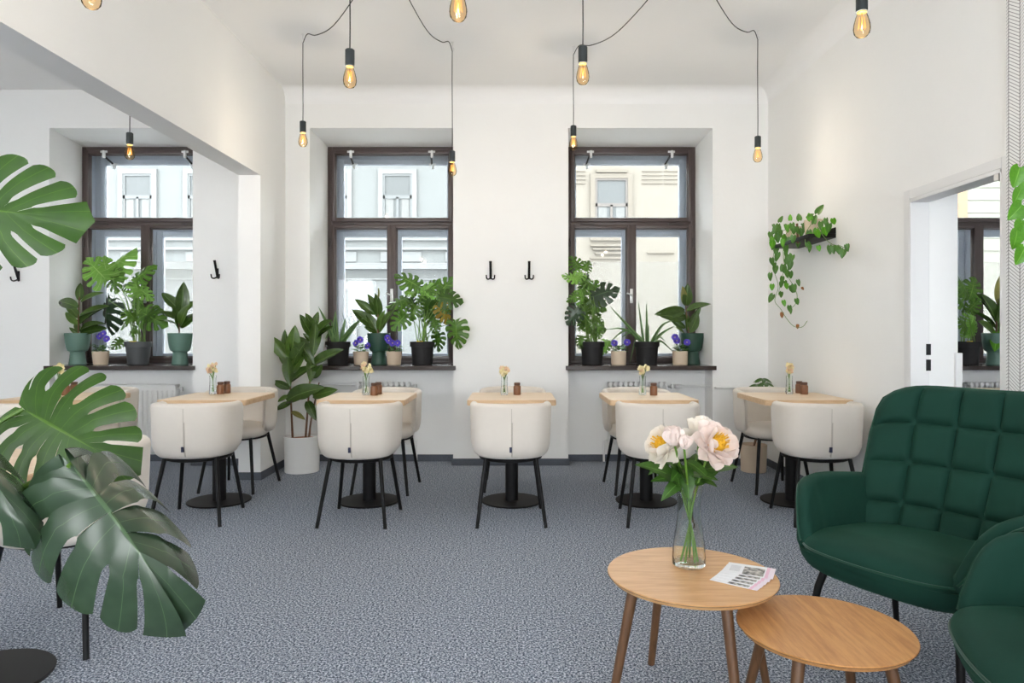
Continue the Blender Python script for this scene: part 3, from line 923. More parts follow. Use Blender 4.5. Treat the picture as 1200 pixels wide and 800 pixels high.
sets = [   # vase px, jar pixels, which table, sprig spread / height
    ((591, 462.5), [(606, 462.5)], 'on the table under the two coat hooks', 0.030, 0.165),
    ((429, 462.5), [(438.5, 463), (443.5, 461.5)], 'on the table beside the floor rubber plant', 0.034, 0.195),
    ((249.5, 461.5), [(258.5, 461.5), (266, 460.5)], 'on the table in the wide wall opening', 0.034, 0.19),
    ((753, 462.5), [(766, 463)], 'on the table before the cream-facade window', 0.030, 0.175),
    ((925, 461.5), [(942.5, 462), (936.5, 460.5)], 'on the table below the trailing plant shelf', 0.018, 0.185),
    ((69, 462), [(77, 463), (87, 461.5)], 'on the side room table before the panel radiator', 0.034, 0.18)]
for i, (v, js, where, sp, hh) in enumerate(sets):
    x, y = onT(*v)
    setv(x, y, 'small clear glass bud vase ' + where)
    sprig((x, y, 0.751), 'sprig of pale yellow and peach blossoms ' + where, 3 + i, sp, hh)
    for j, q in enumerate(js):
        x, y = onT(*q)
        if len(js) == 1: lab = 'single lidded brown jar ' + where
        else: lab = ('front' if j == 0 else 'rear') + ' of two lidded brown jars ' + where
        setj(x, y, lab)

# ================================================================== GREEN WING ARMCHAIRS
def armchair():
    r = thing('wing_armchair', 'x', 'armchair')
    # --- seat pad
    def hwid(y): return interp([(-0.35, 0.345), (0.0, 0.325), (0.2, 0.305), (0.36, 0.275)], y)
    def seat_pt(a, b, top):
        f = (b + 1) / 2
        yf = 0.378 - 0.045 * abs(a) ** 2 - 0.055 * abs(a) ** 8
        y = -0.27 + (yf + 0.27) * f
        x = a * hwid(y)
        h = math.sqrt(max(0, 1 - abs(a) ** 9)) * math.sqrt(max(0, 1 - abs(b) ** 12))
        z = 0.425
        crown = 0.02 * (1 - a * a) - 0.022 * max(0, f - 0.75) / 0.25
        if top: z += (0.055 + crown) * h - 0.065 * (1 - f) * h
        else: z -= 0.06 * h
        return (x, y, z)
    mb = MB()
    for top in (True, False): mb.grid(lambda u, v: seat_pt(math.sin((u - .5) * math.pi), math.sin((v - .5) * math.pi), top), 30, 30)
    mb.build('seat', 'velvet', r, weld=0.0004, angle=70)
    MB().tube([seat_pt(a / 12, 1, True) for a in range(-12, 13)], 0.0048, 6).build('piping', 'velvet_piping', r)
    # --- shell under the seat
    def pan(a, b, top):
        x, y, z = seat_pt(a * 1.03, b, top)
        x = a * (hwid(y) + 0.03)
        h = math.sqrt(max(0, 1 - abs(a) ** 6)) * math.sqrt(max(0, 1 - abs(b) ** 6))
        return (x, y * 0.985, 0.41 if top else 0.41 - 0.095 * h)
    mb = MB()
    for top in (True, False): mb.grid(lambda u, v: pan(math.sin((u - .5) * math.pi), math.sin((v - .5) * math.pi), top), 20, 20)
    mb.build('seat_shell', 'velvet', r, weld=0.0004, angle=70)
    # --- quilted wing backrest
    NC, NR = 5, 4
    def back_pt(s, t, side):
        q = abs(s)
        edge = math.sqrt(max(0, 1 - q ** 10)) * math.sqrt(max(0, 1 - abs(2 * t - 1) ** 14))
        hw = interp([(0, 0.345), (0.35, 0.375), (0.7, 0.392), (0.9, 0.388), (1, 0.372)], t)
        x = s * hw
        y = -0.225 - 0.235 * t - 0.02 * math.sin(math.pi * t)
        wing = 0.125 * q ** 2.6 * (1 - 0.35 * t)
        z = 0.345 + 0.628 * t - 0.055 * q ** 5 * t ** 3 + 0.018 * q ** 2 * t * (1 - q ** 6)
        n = Vector((-s * 0.35, 0.94, 0.33)).normalized()
        cu = ((s + 1) / 2 * NC) % 1.0; cv = (t * NR) % 1.0
        f = lambda c: 1 - abs(2 * c - 1) ** 7
        tuft = 0.026 * f(cu) * f(cv)
        p = Vector((x, y + wing, z))
        p += n * ((0.032 + tuft) * edge if side else -0.042 * edge)
        return tuple(p)
    mb = MB()
    for sd in (True, False):
        mb.grid(lambda u, v: back_pt(-1 + 2 * u, v, sd), 70 if sd else 36, 56 if sd else 28)
    # close the rim between the two differently sampled faces by welding their common edge
    mb = MB()
    for sd in (True, False): mb.grid(lambda u, v: back_pt(-1 + 2 * u, v, sd), 90, 72)
    mb.build('backrest', 'velvet', r, weld=0.0004, angle=75)
    rim = [back_pt(-1, t / 20, True) for t in range(5, 21)] + [back_pt(-1 + s / 10, 1, True) for s in range(1, 20)] + [back_pt(1, 1 - t / 20, True) for t in range(0, 16)]
    MB().tube(rim, 0.0055, 6).build('piping', 'velvet_piping', r)
    # --- arms sweeping from the wings down to the front lip
    ztop = [(-0.36, 0.598), (-0.25, 0.608), (-0.12, 0.624), (0.0, 0.638), (0.08, 0.643), (0.15, 0.638), (0.20, 0.624), (0.235, 0.60), (0.26, 0.568), (0.28, 0.53), (0.298, 0.49), (0.315, 0.452)]
    for sx in (-1, 1):
        L = []; pipe = []
        N = 40
        for k in range(N + 1):
            y = -0.36 + 0.675 * k / N
            zt_ = interp(ztop, y); zb_ = 0.345 + 0.07 * max(0, (y - 0.1) / 0.215) ** 2
            th = 0.07 * (1.0 if k not in (0, N) else 0.4) * (1 if y < 0.18 else max(0.5, 1 - (y - 0.18) * 3.6))
            def X(z, off):
                fl = 0.05 * max(0, (z - 0.36) / 0.25) * (1 - 0.15 * max(0, y) / 0.3)
                return sx * (hwid(y) + 0.018 - 0.03 * max(0, (y - 0.15) / 0.165) + fl + off)
            lp = []
            for i in range(7):
                z = zb_ + (zt_ - 0.03 - zb_) * i / 6
                bel = 0.012 * math.sin(math.pi * i / 6)
                lp.append((X(z, th / 2 + bel - 0.02), y, z))
            for i in range(1, 7):
                b = math.pi * i / 7
                z = zt_ - 0.03 + 0.03 * math.sin(b)
                lp.append((X(z, th / 2 * math.cos(b) - 0.02), y, z))
            for i in range(7):
                z = zt_ - 0.03 - (zt_ - 0.03 - zb_) * i / 6
                bel = 0.012 * math.sin(math.pi * i / 6)
                lp.append((X(z, -th / 2 - bel - 0.02), y, z))
            L.append(lp)
            pipe.append(lp[7])
        MB().loops(L).build('arm', 'velvet', r, angle=75)
        MB().tube(pipe, 0.005, 6).build('piping', 'velvet_piping', r)
    for sx in (-1, 1):
        MB().tube([(sx * 0.225, 0.20, 0.38), (sx * 0.245, 0.25, 0.26), (sx * 0.275, 0.30, 0.0)], [0.015, 0.014, 0.011], 10).build('leg', 'black_metal', r)
        MB().tube([(sx * 0.22, -0.18, 0.38), (sx * 0.24, -0.22, 0.26), (sx * 0.27, -0.30, 0.0)], [0.015, 0.014, 0.011], 10).build('leg', 'black_metal', r)
    return r
AC = armchair()
AC.location = (1.47, 2.45, 0); AC.rotation_euler = (0, 0, R(120.7))
tag(AC, 'dark green velvet wing armchair with fully visible square-quilted back', group='green wing armchairs')
dup(AC, (1.445, 1.535, 0), R(72), 'dark green velvet armchair partly cut off, seat and arm next to the low coffee table', 'green wing armchairs')

# ================================================================== COFFEE TABLES
def coffee_table(label, x, y, h, rad, angs, rf, rt, mat):
    r = thing('coffee_table', label, 'coffee table', (x, y, 0), 0, 'nesting round coffee tables')
    t = 0.018
    MB().lathe([(rad - 0.02, h - t), (rad - 0.010, h - t + 0.001), (rad - 0.001, h - 0.004), (rad, h - 0.002), (rad - 0.002, h)], 96).build('table_top', mat, r, angle=25)
    MB().lathe([(rad - 0.022, h - t - 0.001), (rad - 0.004, h - 0.0075), (rad + 0.0006, h - 0.0045), (rad - 0.01, h - 0.006)], 96, cap=False).build('rim', 'oak_edge', r)
    for a in angs:
        c, s = math.cos(R(a)), math.sin(R(a))
        MB().tube([(c * rt, s * rt, h - t), (c * rf, s * rf, 0)], [0.0175, 0.0125], 14).build('leg', 'oak_leg', r)
    return r
TH = 0.427
coffee_table('tall round oak coffee table carrying the vase of peonies and the flyers', 0.572, 2.20, TH, 0.267, (105, 195, 285, 15), 0.285, 0.20, 'oak_warm')
coffee_table('low round oak coffee table, bare, tucked beside the taller one', 0.885, 1.95, 0.362, 0.238, (45, 135, 225, 315), 0.25, 0.165, 'oak_warm_2')

# flyers fanned out on the tall coffee table
FL = MB().box(-0.074, 0.074, -0.0525, 0.0525, -0.0004, 0.0004).mesh('flyer', 'flyer_print', smooth=False)
def onC(px, py):
    D = (CAM_H - TH) * 800 / (py - 390)
    return Vector(((px - 602) * D / 800, D, 0))
ux = (onC(890, 688) - onC(848, 680)).normalized()
names = ['bottom', 'second from the bottom', 'middle', 'second from the top', 'top']
cA, cB = onC(866, 680), onC(879, 670)
for k in range(5):
    c = cA.lerp(cB, k / 4)
    c.z = TH + 0.0008 + 0.0011 * k
    m = Matrix.Rotation(math.atan2(ux.y, ux.x) + R(3.0 * (k - 2)), 4, 'Z'); m.translation = c
    o = put('flyer', FL, None, mtx=m)
    tag(o, ('top printed flyer of the fan, its photo and pink edge fully visible' if k == 4 else 'printed white flyer in the fan on the coffee table, %s sheet' % names[k]), 'flyer', 'fanned flyers on the coffee table')

# ------------------------------------------------------------------ peonies in a carafe vase
VX, VY, VZ = 0.584, 2.275, TH + 0.0005
VD = VY - 2.165
vz = thing('carafe_vase', 'tall clear glass carafe vase with a waist on the coffee table', 'vase', (VX, VY, VZ))
cv = [(0.001, 0), (0.046, 0.0), (0.051, 0.005), (0.0515, 0.03), (0.048, 0.075), (0.0405, 0.125), (0.036, 0.165), (0.0355, 0.20), (0.039, 0.24), (0.044, 0.268),
      (0.0425, 0.268), (0.0375, 0.24), (0.034, 0.20), (0.0345, 0.165), (0.039, 0.125), (0.0462, 0.075), (0.0495, 0.03), (0.047, 0.014), (0.001, 0.011)]
MB().lathe([(a * 1.06, b) for a, b in cv], 40).build('glass_body', 'vase_glass', vz, angle=30)
def petal_mesh(name, mat, ln, wd, cup, ruffle, seed):
    rnd = random.Random(seed); ph = rnd.random() * 6
    def fn(i, j):
        t = j; q = i * 2 - 1
        w_ = wd * (math.sin(math.pi * min(1, 0.12 + 0.62 * t)) ** 0.8) * (1 if t < 0.85 else 1 - 0.25 * (t - 0.85) / 0.15)
        x = q * w_
        y = ln * (t - 0.10 * q * q * t)
        z = cup * (q * q * 0.6 * w_ / wd * ln) + cup * ln * 0.55 * t * t + ruffle * math.sin(5 * q + ph) * t * t
        return (x, y, z)
    return MB().grid(fn, 8, 8).mesh(name, mat, uv=True, angle=80)
PET = {c: [petal_mesh('petal', m, 1.0, 0.46, cup, 0.05, s) for s, cup in enumerate((0.35, 0.55, 0.8))] for c, m in (('w', 'petal_white'), ('p', 'petal_pink'))}
def peony(label, px, py, D, size, up, col, openness, stamens, seed, lean):
    rnd = random.Random(seed)
    r = thing('peony', label, 'flower', (VX, VY, VZ), 0, 'peonies in the carafe vase')
    D += VD
    c = P(px, py, D) - Vector((VX, VY, VZ))
    up = Vector(up).normalized(); u = up.orthogonal().normalized(); v = up.cross(u)
    foot = Vector((math.cos(lean) * -0.03, math.sin(lean) * -0.03, 0.014))
    neck = Vector((math.cos(lean) * 0.017, math.sin(lean) * 0.017, 0.215))
    st = c - up * size * 0.38
    MB().tube(spline([foot, (foot + neck) / 2 + Vector((0.004, 0, 0)), neck, neck.lerp(st, 0.5) + Vector((0, 0, 0.012)), st], 18), 0.0036, 8).build('stem', 'stem_peony', r)
    core = MB().lathe([(0.001, -0.42), (0.2, -0.38), (0.34, -0.2), (0.36, 0.0), (0.28, 0.16), (0.12, 0.22), (0.001, 0.23)], 14)
    m = orient(c, u, up, size * (0.8 if stamens else 0.85))
    bl = put('bloom', core.mesh('bloom', 'stamen_yellow' if stamens else ('petal_pink' if col == 'p' else 'petal_white')), r, mtx=m)
    rings = [(0.85, 6, 2, -0.1), (1.1, 7, 1, 0.25), (1.4, 8, 0, 0.5)] if stamens else [(0.42, 6, 2, -0.1), (0.9, 7, 1, 0.25), (1.35, 8, 0, 0.5)] if openness > 0.5 else [(0.12, 5, 2, 0.0), (0.28, 6, 2, 0.2), (0.5, 5, 1, 0.5)]
    inv = m.inverted()
    for tilt, n, kind, ph in rings:
        for k in range(n):
            a = 2 * math.pi * k / n + ph + rnd.uniform(-.15, .15)
            rad = math.cos(a) * u + math.sin(a) * v
            tl = tilt * (0.6 + 0.5 * openness) + rnd.uniform(-.14, .14)
            d = up * math.cos(tl) + rad * math.sin(tl)
            nrm = up * math.sin(tl) - rad * math.cos(tl)
            base = c - up * size * 0.32 + rad * size * (0.17 if openness > 0.5 else 0.2) * (0.6 + 0.4 * tilt)
            sc = size * (0.62 + 0.16 * rnd.random()) * (0.95 if openness > .5 else 0.95)
            mm = inv @ orient(base, d, nrm, sc, 0.95 if openness > .5 else 1.1)
            put('petal', PET[col][kind], bl, mtx=mm)
    if stamens:
        mb = MB()
        for k in range(46):
            a = rnd.random() * 6.28; q = math.sqrt(rnd.random()) * 0.3
            b = Vector((math.cos(a) * q, math.sin(a) * q, 0.1)); mb.tube([b, b * 1.15 + Vector((0, 0, 0.22 + 0.1 * rnd.random()))], [0.014, 0.024], 5)
        mb.build('stamens', 'stamen_yellow', bl)['kind'] = 'stuff'
    return r, neck, c
def lance(name, mat, ln=1.0, wd=0.16, bend=0.35, fold=0.25):
    def fn(i, j):
        q = i * 2 - 1; t = j
        w_ = wd * math.sin(math.pi * min(1.0, 0.06 + 0.94 * t) ** 0.85) ** 0.9 + 0.004
        return (q * w_, ln * t, fold * abs(q) * w_ - bend * t * t)
    return MB().grid(fn, 4, 10).mesh(name, mat, uv=True, angle=80)
LANCE = lance('leaf', 'leaf_peony')
pe = [peony('white open peony at the outer edge of the bouquet, nearest the cream chair back', 775, 520, 2.17, 0.092, (-0.75, -0.45, 0.45), 'w', 1.0, True, 1, 2.6),
      peony('blush half-closed peony beside the round bud in the bouquet', 789, 512, 2.10, 0.082, (-0.25, -0.35, 1), 'p', 0.2, False, 2, 2.0),
      peony('round blush peony bud in the middle of the bouquet', 803, 519, 2.06, 0.056, (0.05, -0.5, 1), 'p', 0.0, False, 3, 4.4),
      peony('creamy white peony highest in the bouquet', 821, 504, 2.22, 0.104, (0.15, 0.1, 1), 'w', 0.75, False, 4, 0.9),
      peony('large open pink-white peony showing its yellow stamens', 841, 519, 2.10, 0.100, (0.30, -0.85, 0.45), 'p', 1.0, True, 5, 0.2)]
# leaves hang on the stems: (peony, base px, base py, tip px, tip py, depth shift of the tip)
for k, x0, y0, x1, y1, dd in [(0, 789, 537, 766, 556, 0), (0, 790, 556, 753, 549, -0.02), (0, 798, 566, 764, 551, -0.05), (0, 800, 562, 783, 585, -0.04), (1, 790, 545, 797, 572, -0.03), (1, 800, 548, 792, 563, -0.06),
                              (2, 802, 545, 808, 580, -0.05), (2, 804, 540, 826, 560, -0.05), (2, 808, 556, 834, 563, -0.07), (3, 815, 530, 828, 557, 0.05), (3, 818, 545, 841, 555, 0.04),
                              (4, 826, 550, 862, 551, 0.0), (4, 822, 558, 849, 536, 0.05), (4, 815, 568, 840, 556, -0.02), (0, 792, 560, 770, 566, -0.03), (1, 796, 568, 806, 548, -0.08), (2, 806, 566, 796, 548, -0.08), (4, 820, 562, 836, 570, -0.05), (3, 816, 556, 832, 545, 0.06), (3, 812, 560, 822, 532, 0.08), (1, 797, 560, 788, 533, 0.05), (2, 806, 562, 815, 541, 0.02)]:
    r = pe[k][0]
    a = P(x0, y0, 2.16 + VD) - r.location; b = P(x1, y1, 2.16 + VD + dd) - r.location
    d = b - a
    put('leaf', LANCE, r, mtx=orient(a, d + Vector((0, 0, d.length * 0.33)), Vector((0.1, -0.65, 0.9)), d.length * 1.12, 1.35))

# ================================================================== LEAVES
def monstera_mesh(name, mat, slots=5, v0=0.45, wmax=0.030, nu=4, nv=9, bend=0.5, droop=0.15, wave=0.03, seed=0, lobecurl=0.0, skew=0.0, sweep=0.72):
    rnd = random.Random(seed)
    tab = [(0.03, -0.02), (0.24, -0.15), (0.40, -0.04), (0.475, 0.18), (0.46, 0.42), (0.385, 0.64), (0.26, 0.82), (0.12, 0.94), (0.0, 1.02)]
    dense = spline([(x, y, 0) for x, y in tab], 81)
    def margin(u):
        t = max(0, min(1, u)) * 80; i = min(79, int(t)); t -= i
        return dense[i].lerp(dense[i + 1], t)
    rows = sorted(set([i / nv for i in range(nv + 1)] + [v0, v0 + 0.02, v0 + 0.05]))
    mb = MB()
    for side in (-1, 1):
        cuts = [0.0] + [0.06 + 0.80 * (k + 0.75) / slots + rnd.uniform(-.012, .012) for k in range(slots)] + [1.0]
        vs = [9] + [v0 + rnd.uniform(-.10, .10) for k in range(slots)] + [9]
        ws = [0] + [wmax * rnd.uniform(0.75, 1.3) * (1.15 - 0.3 * k / slots) for k in range(slots)] + [0]
        def wid(k, v):
            if v <= vs[k]: return 0.0
            t = (v - vs[k]) / (1 - vs[k])
            return ws[k] * math.sqrt(min(1, t / 0.16)) * (1 - 0.30 * t)
        for j in range(len(cuts) - 1):
            curl = rnd.uniform(0.4, 1.0) * lobecurl
            tw = rnd.uniform(-1, 1) * wave
            vv = []; uvs = []
            for v in rows:
                a = cuts[j] + wid(j, v); b = cuts[j + 1] - wid(j + 1, v)
                for i in range(nu + 1):
                    q = i / nu; u = a + (b - a) * q
                    m = margin(u); y0 = 0.02 + sweep * u ** 1.1
                    inner = Vector((0, y0, 0))
                    ve = v
                    if 0 < j < len(cuts) - 2: ve = v * (1 - 0.07 * abs(2 * q - 1) ** 3 * (v > vs[j] - .1))
                    p = inner.lerp(m, ve)
                    p.y -= 0.07 * math.sin(math.pi * ve) * (1 - u ** 2)
                    d = p.x
                    ang = droop * (0.6 + 1.2 * d) 
                    x = d * math.cos(ang); z = -d * math.sin(ang)
                    z -= curl * max(0, ve - 0.45) ** 2 * 0.9
                    z += tw * ve * (q - 0.5) * 1.6 + 0.012 * math.sin(math.pi * q) * ve
                    th = bend * p.y
                    cy = math.sin(th) / bend if abs(bend) > 1e-4 else p.y
                    cz = -(1 - math.cos(th)) / bend if abs(bend) > 1e-4 else 0
                    vv.append((side * x + skew * p.y ** 2, cy + z * math.sin(th), cz + z * math.cos(th)))
                    uvs.append((q, v))
            n = nu + 1
            f = [(r_ * n + i, r_ * n + i + 1, (r_ + 1) * n + i + 1, (r_ + 1) * n + i) for r_ in range(len(rows) - 1) for i in range(nu)]
            if side < 0: f = [t[::-1] for t in f]
            mb.add(vv, f, uvs)
    return mb.mesh(name, mat, uv=True, angle=80, weld=0.002)

def ovate_mesh(name, mat, wd=0.23, bend=0.3, fold=0.18, heart=0.0, pw=0.85):
    def fn(i, j):
        q = i * 2 - 1; t = j
        w_ = wd * math.sin(math.pi * (0.02 + 0.98 * t) ** pw) ** 0.75 + 0.004
        if t > 0.93: w_ *= max(0.05, (1 - t) / 0.07)
        y = t - heart * (q * q) * (1 - t) ** 2
        return (q * w_, y, fold * abs(q) ** 1.5 * w_ - bend * t * t + 0.02 * q * q)
    return MB().grid(fn, 6, 12).mesh(name, mat, uv=True, angle=80)

MON = {m: [monstera_mesh('leaf', mm, 5, 0.42, 0.028, 3, 7, bd, dr, 0.05, sd) for sd, bd, dr in ((1, 0.5, 0.25), (2, 0.9, 0.4), (3, 0.25, 0.15))]
       for m, mm in (('m', 'leaf_monstera'), ('l', 'leaf_monstera_light'), ('d', 'leaf_monstera_deep'), ('g', 'leaf_monstera_gloss'), ('y', 'leaf_yellowing'))}
RUB = {'m': [ovate_mesh('leaf', 'leaf_rubber_mid', 0.235, b, 0.25) for b in (0.1, 0.25, 0.4)], 'r': [ovate_mesh('leaf', 'leaf_rubber', 0.235, b, 0.25) for b in (0.15, 0.3, 0.45)], 'y': [ovate_mesh('leaf', 'leaf_rubber_young', 0.24, 0.05, 0.2)] * 3,
       'b': [ovate_mesh('leaf', 'leaf_pothos_bright', 0.26, 0.2, 0.2)] * 3}
HEART = {'p': ovate_mesh('leaf', 'leaf_pothos', 0.36, 0.25, 0.2, 0.16, 0.62), 'b': ovate_mesh('leaf', 'leaf_pothos_bright', 0.38, 0.22, 0.2, 0.16, 0.62), 'n': ovate_mesh('leaf', 'leaf_brown', 0.34, 0.4, 0.3, 0.1, 0.62)}

# ================================================================== POTS
POT = {}
def pot_mesh(key, prof, mat):
    POT[key] = MB().lathe(prof, 32).mesh('pot', mat, angle=35)
def tapered(rt, rb, h, rim=0.0):
    p = [(0.001, 0), (rb - 0.004, 0), (rb, 0.004)]
    if rim: p += [(rt - 0.006 - (rt - rb) * rim / h, h - rim), (rt, h - rim + 0.001)]
    p += [(rt, h - 0.003), (rt - 0.003, h), (rt - 0.008, h), (rt - 0.012, h - 0.03), (0.001, h - 0.03)]
    return p
pot_mesh('black', tapered(0.117, 0.093, 0.215, 0.05), 'pot_black')
pot_mesh('grey', tapered(0.117, 0.09, 0.215, 0.05), 'pot_grey')
pot_mesh('beige', tapered(0.073, 0.060, 0.125), 'pot_beige')
pot_mesh('beige_box', tapered(0.070, 0.068, 0.128), 'pot_beige')
gob = [(0.001, 0), (0.071, 0), (0.074, 0.004), (0.066, 0.06), (0.062, 0.112), (0.066, 0.122), (0.082, 0.13), (0.094, 0.16), (0.103, 0.22), (0.108, 0.292), (0.104, 0.295), (0.097, 0.292), (0.094, 0.26), (0.001, 0.255)]
pot_mesh('goblet', gob, 'pot_green')
pot_mesh('goblet_dark', gob, 'pot_dark_green')
pot_mesh('white_big', tapered(0.152, 0.145, 0.31), 'pot_white')
pot_mesh('beige_big', tapered(0.112, 0.105, 0.235), 'pot_beige')
HP = {'black': 0.185, 'grey': 0.185, 'beige': 0.095, 'beige_box': 0.098, 'goblet': 0.255, 'goblet_dark': 0.255, 'white_big': 0.28, 'beige_big': 0.205}
RS = {'black': 0.1, 'grey': 0.1, 'beige': 0.058, 'beige_box': 0.057, 'goblet': 0.092, 'goblet_dark': 0.092, 'white_big': 0.138, 'beige_big': 0.099}

def potted(name, label, cat, px, D, pot, group=None, z=SILL_Z, soil='soil'):
    r = thing(name, label, cat, ((px - 602) * D / 800.0, D, z), 0, group)
    put('pot', POT[pot], r)
    h = HP[pot]; q = RS[pot]
    MB().lathe([(0.001, h - 0.01), (q, h - 0.012), (q - 0.002, h + 0.002), (q * 0.5, h + 0.008), (0.001, h + 0.01)], 20).build('soil', soil, r)
    return r
_rn = random.Random(77)
def inside(px, D):
    """keep sill leaves inside the window opening, or else in front of the wall face"""
    if D < 6.15: return D
    X = (px - 602) * D / 800
    for c, a, b in WINS:
        if a + 0.03 < X < b - 0.03: return min(D, YW - 0.1)
    return 6.08
def leaf_to(r, D, x0, y0, x1, y1, me, nrm=None, dd=0.0, wide=1.0, k=1.0, db=0.0, lift=0.0):
    A, B = D + db, D + db + dd
    if D > 6.15 and (inside(x0, A) < 6.1 or inside(x1, B) < 6.1): A = B = 6.08
    a = P(x0, y0, min(A, YW - 0.1)) - r.location; b = P(x1, y1, min(B, YW - 0.1)) - r.location
    d = b - a
    if nrm is None:
        nrm = Vector((_rn.uniform(-.75, .75), -1.0, _rn.uniform(0.1, 1.3)))
    o = put('leaf', me, r, mtx=orient(a, d + Vector((0, 0, d.length * lift)), nrm, d.length * k, wide))
    return o, a
def clampy(r, y):
    return y
def petiole(r, start, end, rad=0.005, sag=0.0, mat='stem_green', name='petiole'):
    s, e = Vector(start), Vector(end)
    m = s.lerp(e, 0.55) + Vector(((e.x - s.x) * -0.18, (e.y - s.y) * -0.18, (e.z - s.z) * 0.08 + sag))
    MB().tube(spline([s, m, e], 9), [rad * (1.2 - 0.5 * i / 8) for i in range(9)], 6).build(name, mat, r)

def monstera(label, px, D, pot, leaves, tagpos=None, z=SILL_Z, group='potted monsteras on the sills'):
    r = potted('potted_monstera', label, 'potted plant', px, D, pot, group, z)
    h = HP[pot]; rn = random.Random(int(px))
    for i, (kind, x0, y0, x1, y1) in enumerate(leaves):
        db = rn.uniform(-0.10, 0.10)
        up = -1 if y1 < y0 else 1
        o, a = leaf_to(r, D, x0, y0, x1, y1, MON[kind][i % 3], dd=rn.uniform(-.08, .04), wide=rn.uniform(1.0, 1.2), db=db, k=1.08)
        s = (rn.uniform(-.05, .05), rn.uniform(-.05, .05), h)
        petiole(r, s, a, 0.0036)
    if tagpos:
        MB().box(-0.045, 0.015, -0.065, -0.062, h - 0.01, h + 0.035).build('care_label', 'tag_yellow', r)
    return r
def rubber(label, px, D, pot, stems, leaves, z=SILL_Z, name='potted_rubber_plant', group='potted rubber plants', soil='soil', k=1.0, stemr=0.007):
    r = potted(name, label, 'potted plant', px, D, pot, group, z, soil)
    rn = random.Random(int(px) + 5)
    h = HP[pot]
    for pts in stems:
        q = [P(x, y, D) - r.location for x, y in pts]
        q[0].z = h
        MB().tube(spline(q, 10), [stemr * (1.25 - 0.06 * i) for i in range(10)], 8).build('stem', 'stem_brown', r)
    for i, l in enumerate(leaves):
        kind, x0, y0, x1, y1 = l[:5]
        leaf_to(r, D, x0, y0, x1, y1, RUB['m' if kind == 'r' and rn.random() < 0.35 else kind][i % 3], dd=(l[5] if len(l) > 5 else rn.uniform(-.13, .03)), wide=rn.uniform(0.76, 1.06), k=k, lift=0.12)
    return r
def aloe(label, px, D, pot, blades, striped=False):
    r = potted('potted_aloe', label, 'potted plant', px, D, pot, 'potted aloes', SILL_Z)
    h = HP[pot]; rn = random.Random(int(px))
    for i, (x1, y1, arch, wd) in enumerate(blades):
        tip = P(x1, y1, D + rn.uniform(-.14, .04)) - r.location
        a = math.atan2(tip.y, tip.x)
        s = Vector((math.cos(a) * 0.03, math.sin(a) * 0.03, h + 0.005))
        mid = s.lerp(tip, 0.5) + Vector((0, 0, arch))
        sp = spline([s, mid, tip], 15)
        mb = MB()
        def fn(u, v, sp=sp, wd=wd):
            k = v * 14; j = min(13, int(k)); c = sp[j].lerp(sp[j + 1], k - j)
            t = (sp[j + 1] - sp[j]).normalized()
            sd = t.cross(Vector((0.25, -1, 0.25))).normalized()
            n = sd.cross(t)
            w_ = wd * (1 - v) ** 0.75 * (1 if v > 0.08 else 0.8) + 0.0008
            q = u * 2 - 1
            return c + sd * q * w_ + n * (q * q) * w_ * 0.45
        mb.grid(fn, 4, 16)
        mb.grid(lambda u, v: Vector(fn(1 - u, v)) + Vector((0, 0.004, -0.004)) * (1 - abs(2 * u - 1)) * (1 - v), 4, 16)
        mb.build('leaf', 'leaf_aloe', r, uv=True, angle=80)
    return r
PAN = [ovate_mesh('leaf', 'leaf_pansy', 0.3, 0.4, 0.2)]
def pansy_flower():
    mb = MB()
    for k in range(5):
        a = k * 2 * math.pi / 5 + 0.3
        def fn(i, j, a=a):
            q = i * 2 - 1; w_ = 0.016 * math.sin(math.pi * min(1, 0.1 + 0.75 * j)) ** 0.7
            y = 0.025 * j; x = q * w_
            return (x * math.cos(a) - y * math.sin(a), x * math.sin(a) + y * math.cos(a), 0.006 * j * j - 0.004 * q * q)
        mb.grid(fn, 4, 4)
    return mb.mesh('flower', 'petal_violet', uv=True, angle=80)
PF = pansy_flower()
def pansy(label, px, D, pot, flowers):
    r = potted('potted_pansy', label, 'potted plant', px, D, pot, 'potted pansies on the sills')
    h = HP[pot]; rn = random.Random(int(px))
    for k in range(44):
        a = k * 2.4; q = 0.052 * math.sqrt(rn.random())
        b = Vector((math.cos(a) * q, math.sin(a) * q, h + rn.uniform(0.01, 0.085)))
        d = Vector((math.cos(a), math.sin(a), rn.uniform(0.1, 1.1)))
        put('leaf', PAN[0], r, mtx=orient(b, d, (-d.x * .5, -d.y * .5, 1), rn.uniform(0.035, 0.055)))
    for k, (x, y) in enumerate(flowers):
        c = P(x, y, D - 0.05) - r.location
        MB().tube([(c.x * 0.3, c.y * 0.3, h), c], 0.002, 5).build('stem', 'stem_green', r)
        f = put('flower', PF, r, mtx=orient(c, (rn.uniform(-.3, .3), 0.3, 1), (rn.uniform(-.5, .5), -1, 0.4), 1.25))
        MB().lathe([(0.001, 0.002), (0.004, 0.004), (0.001, 0.007)], 8).build('flower_eye', 'tag_yellow', f)
    return r

DS = 6.42
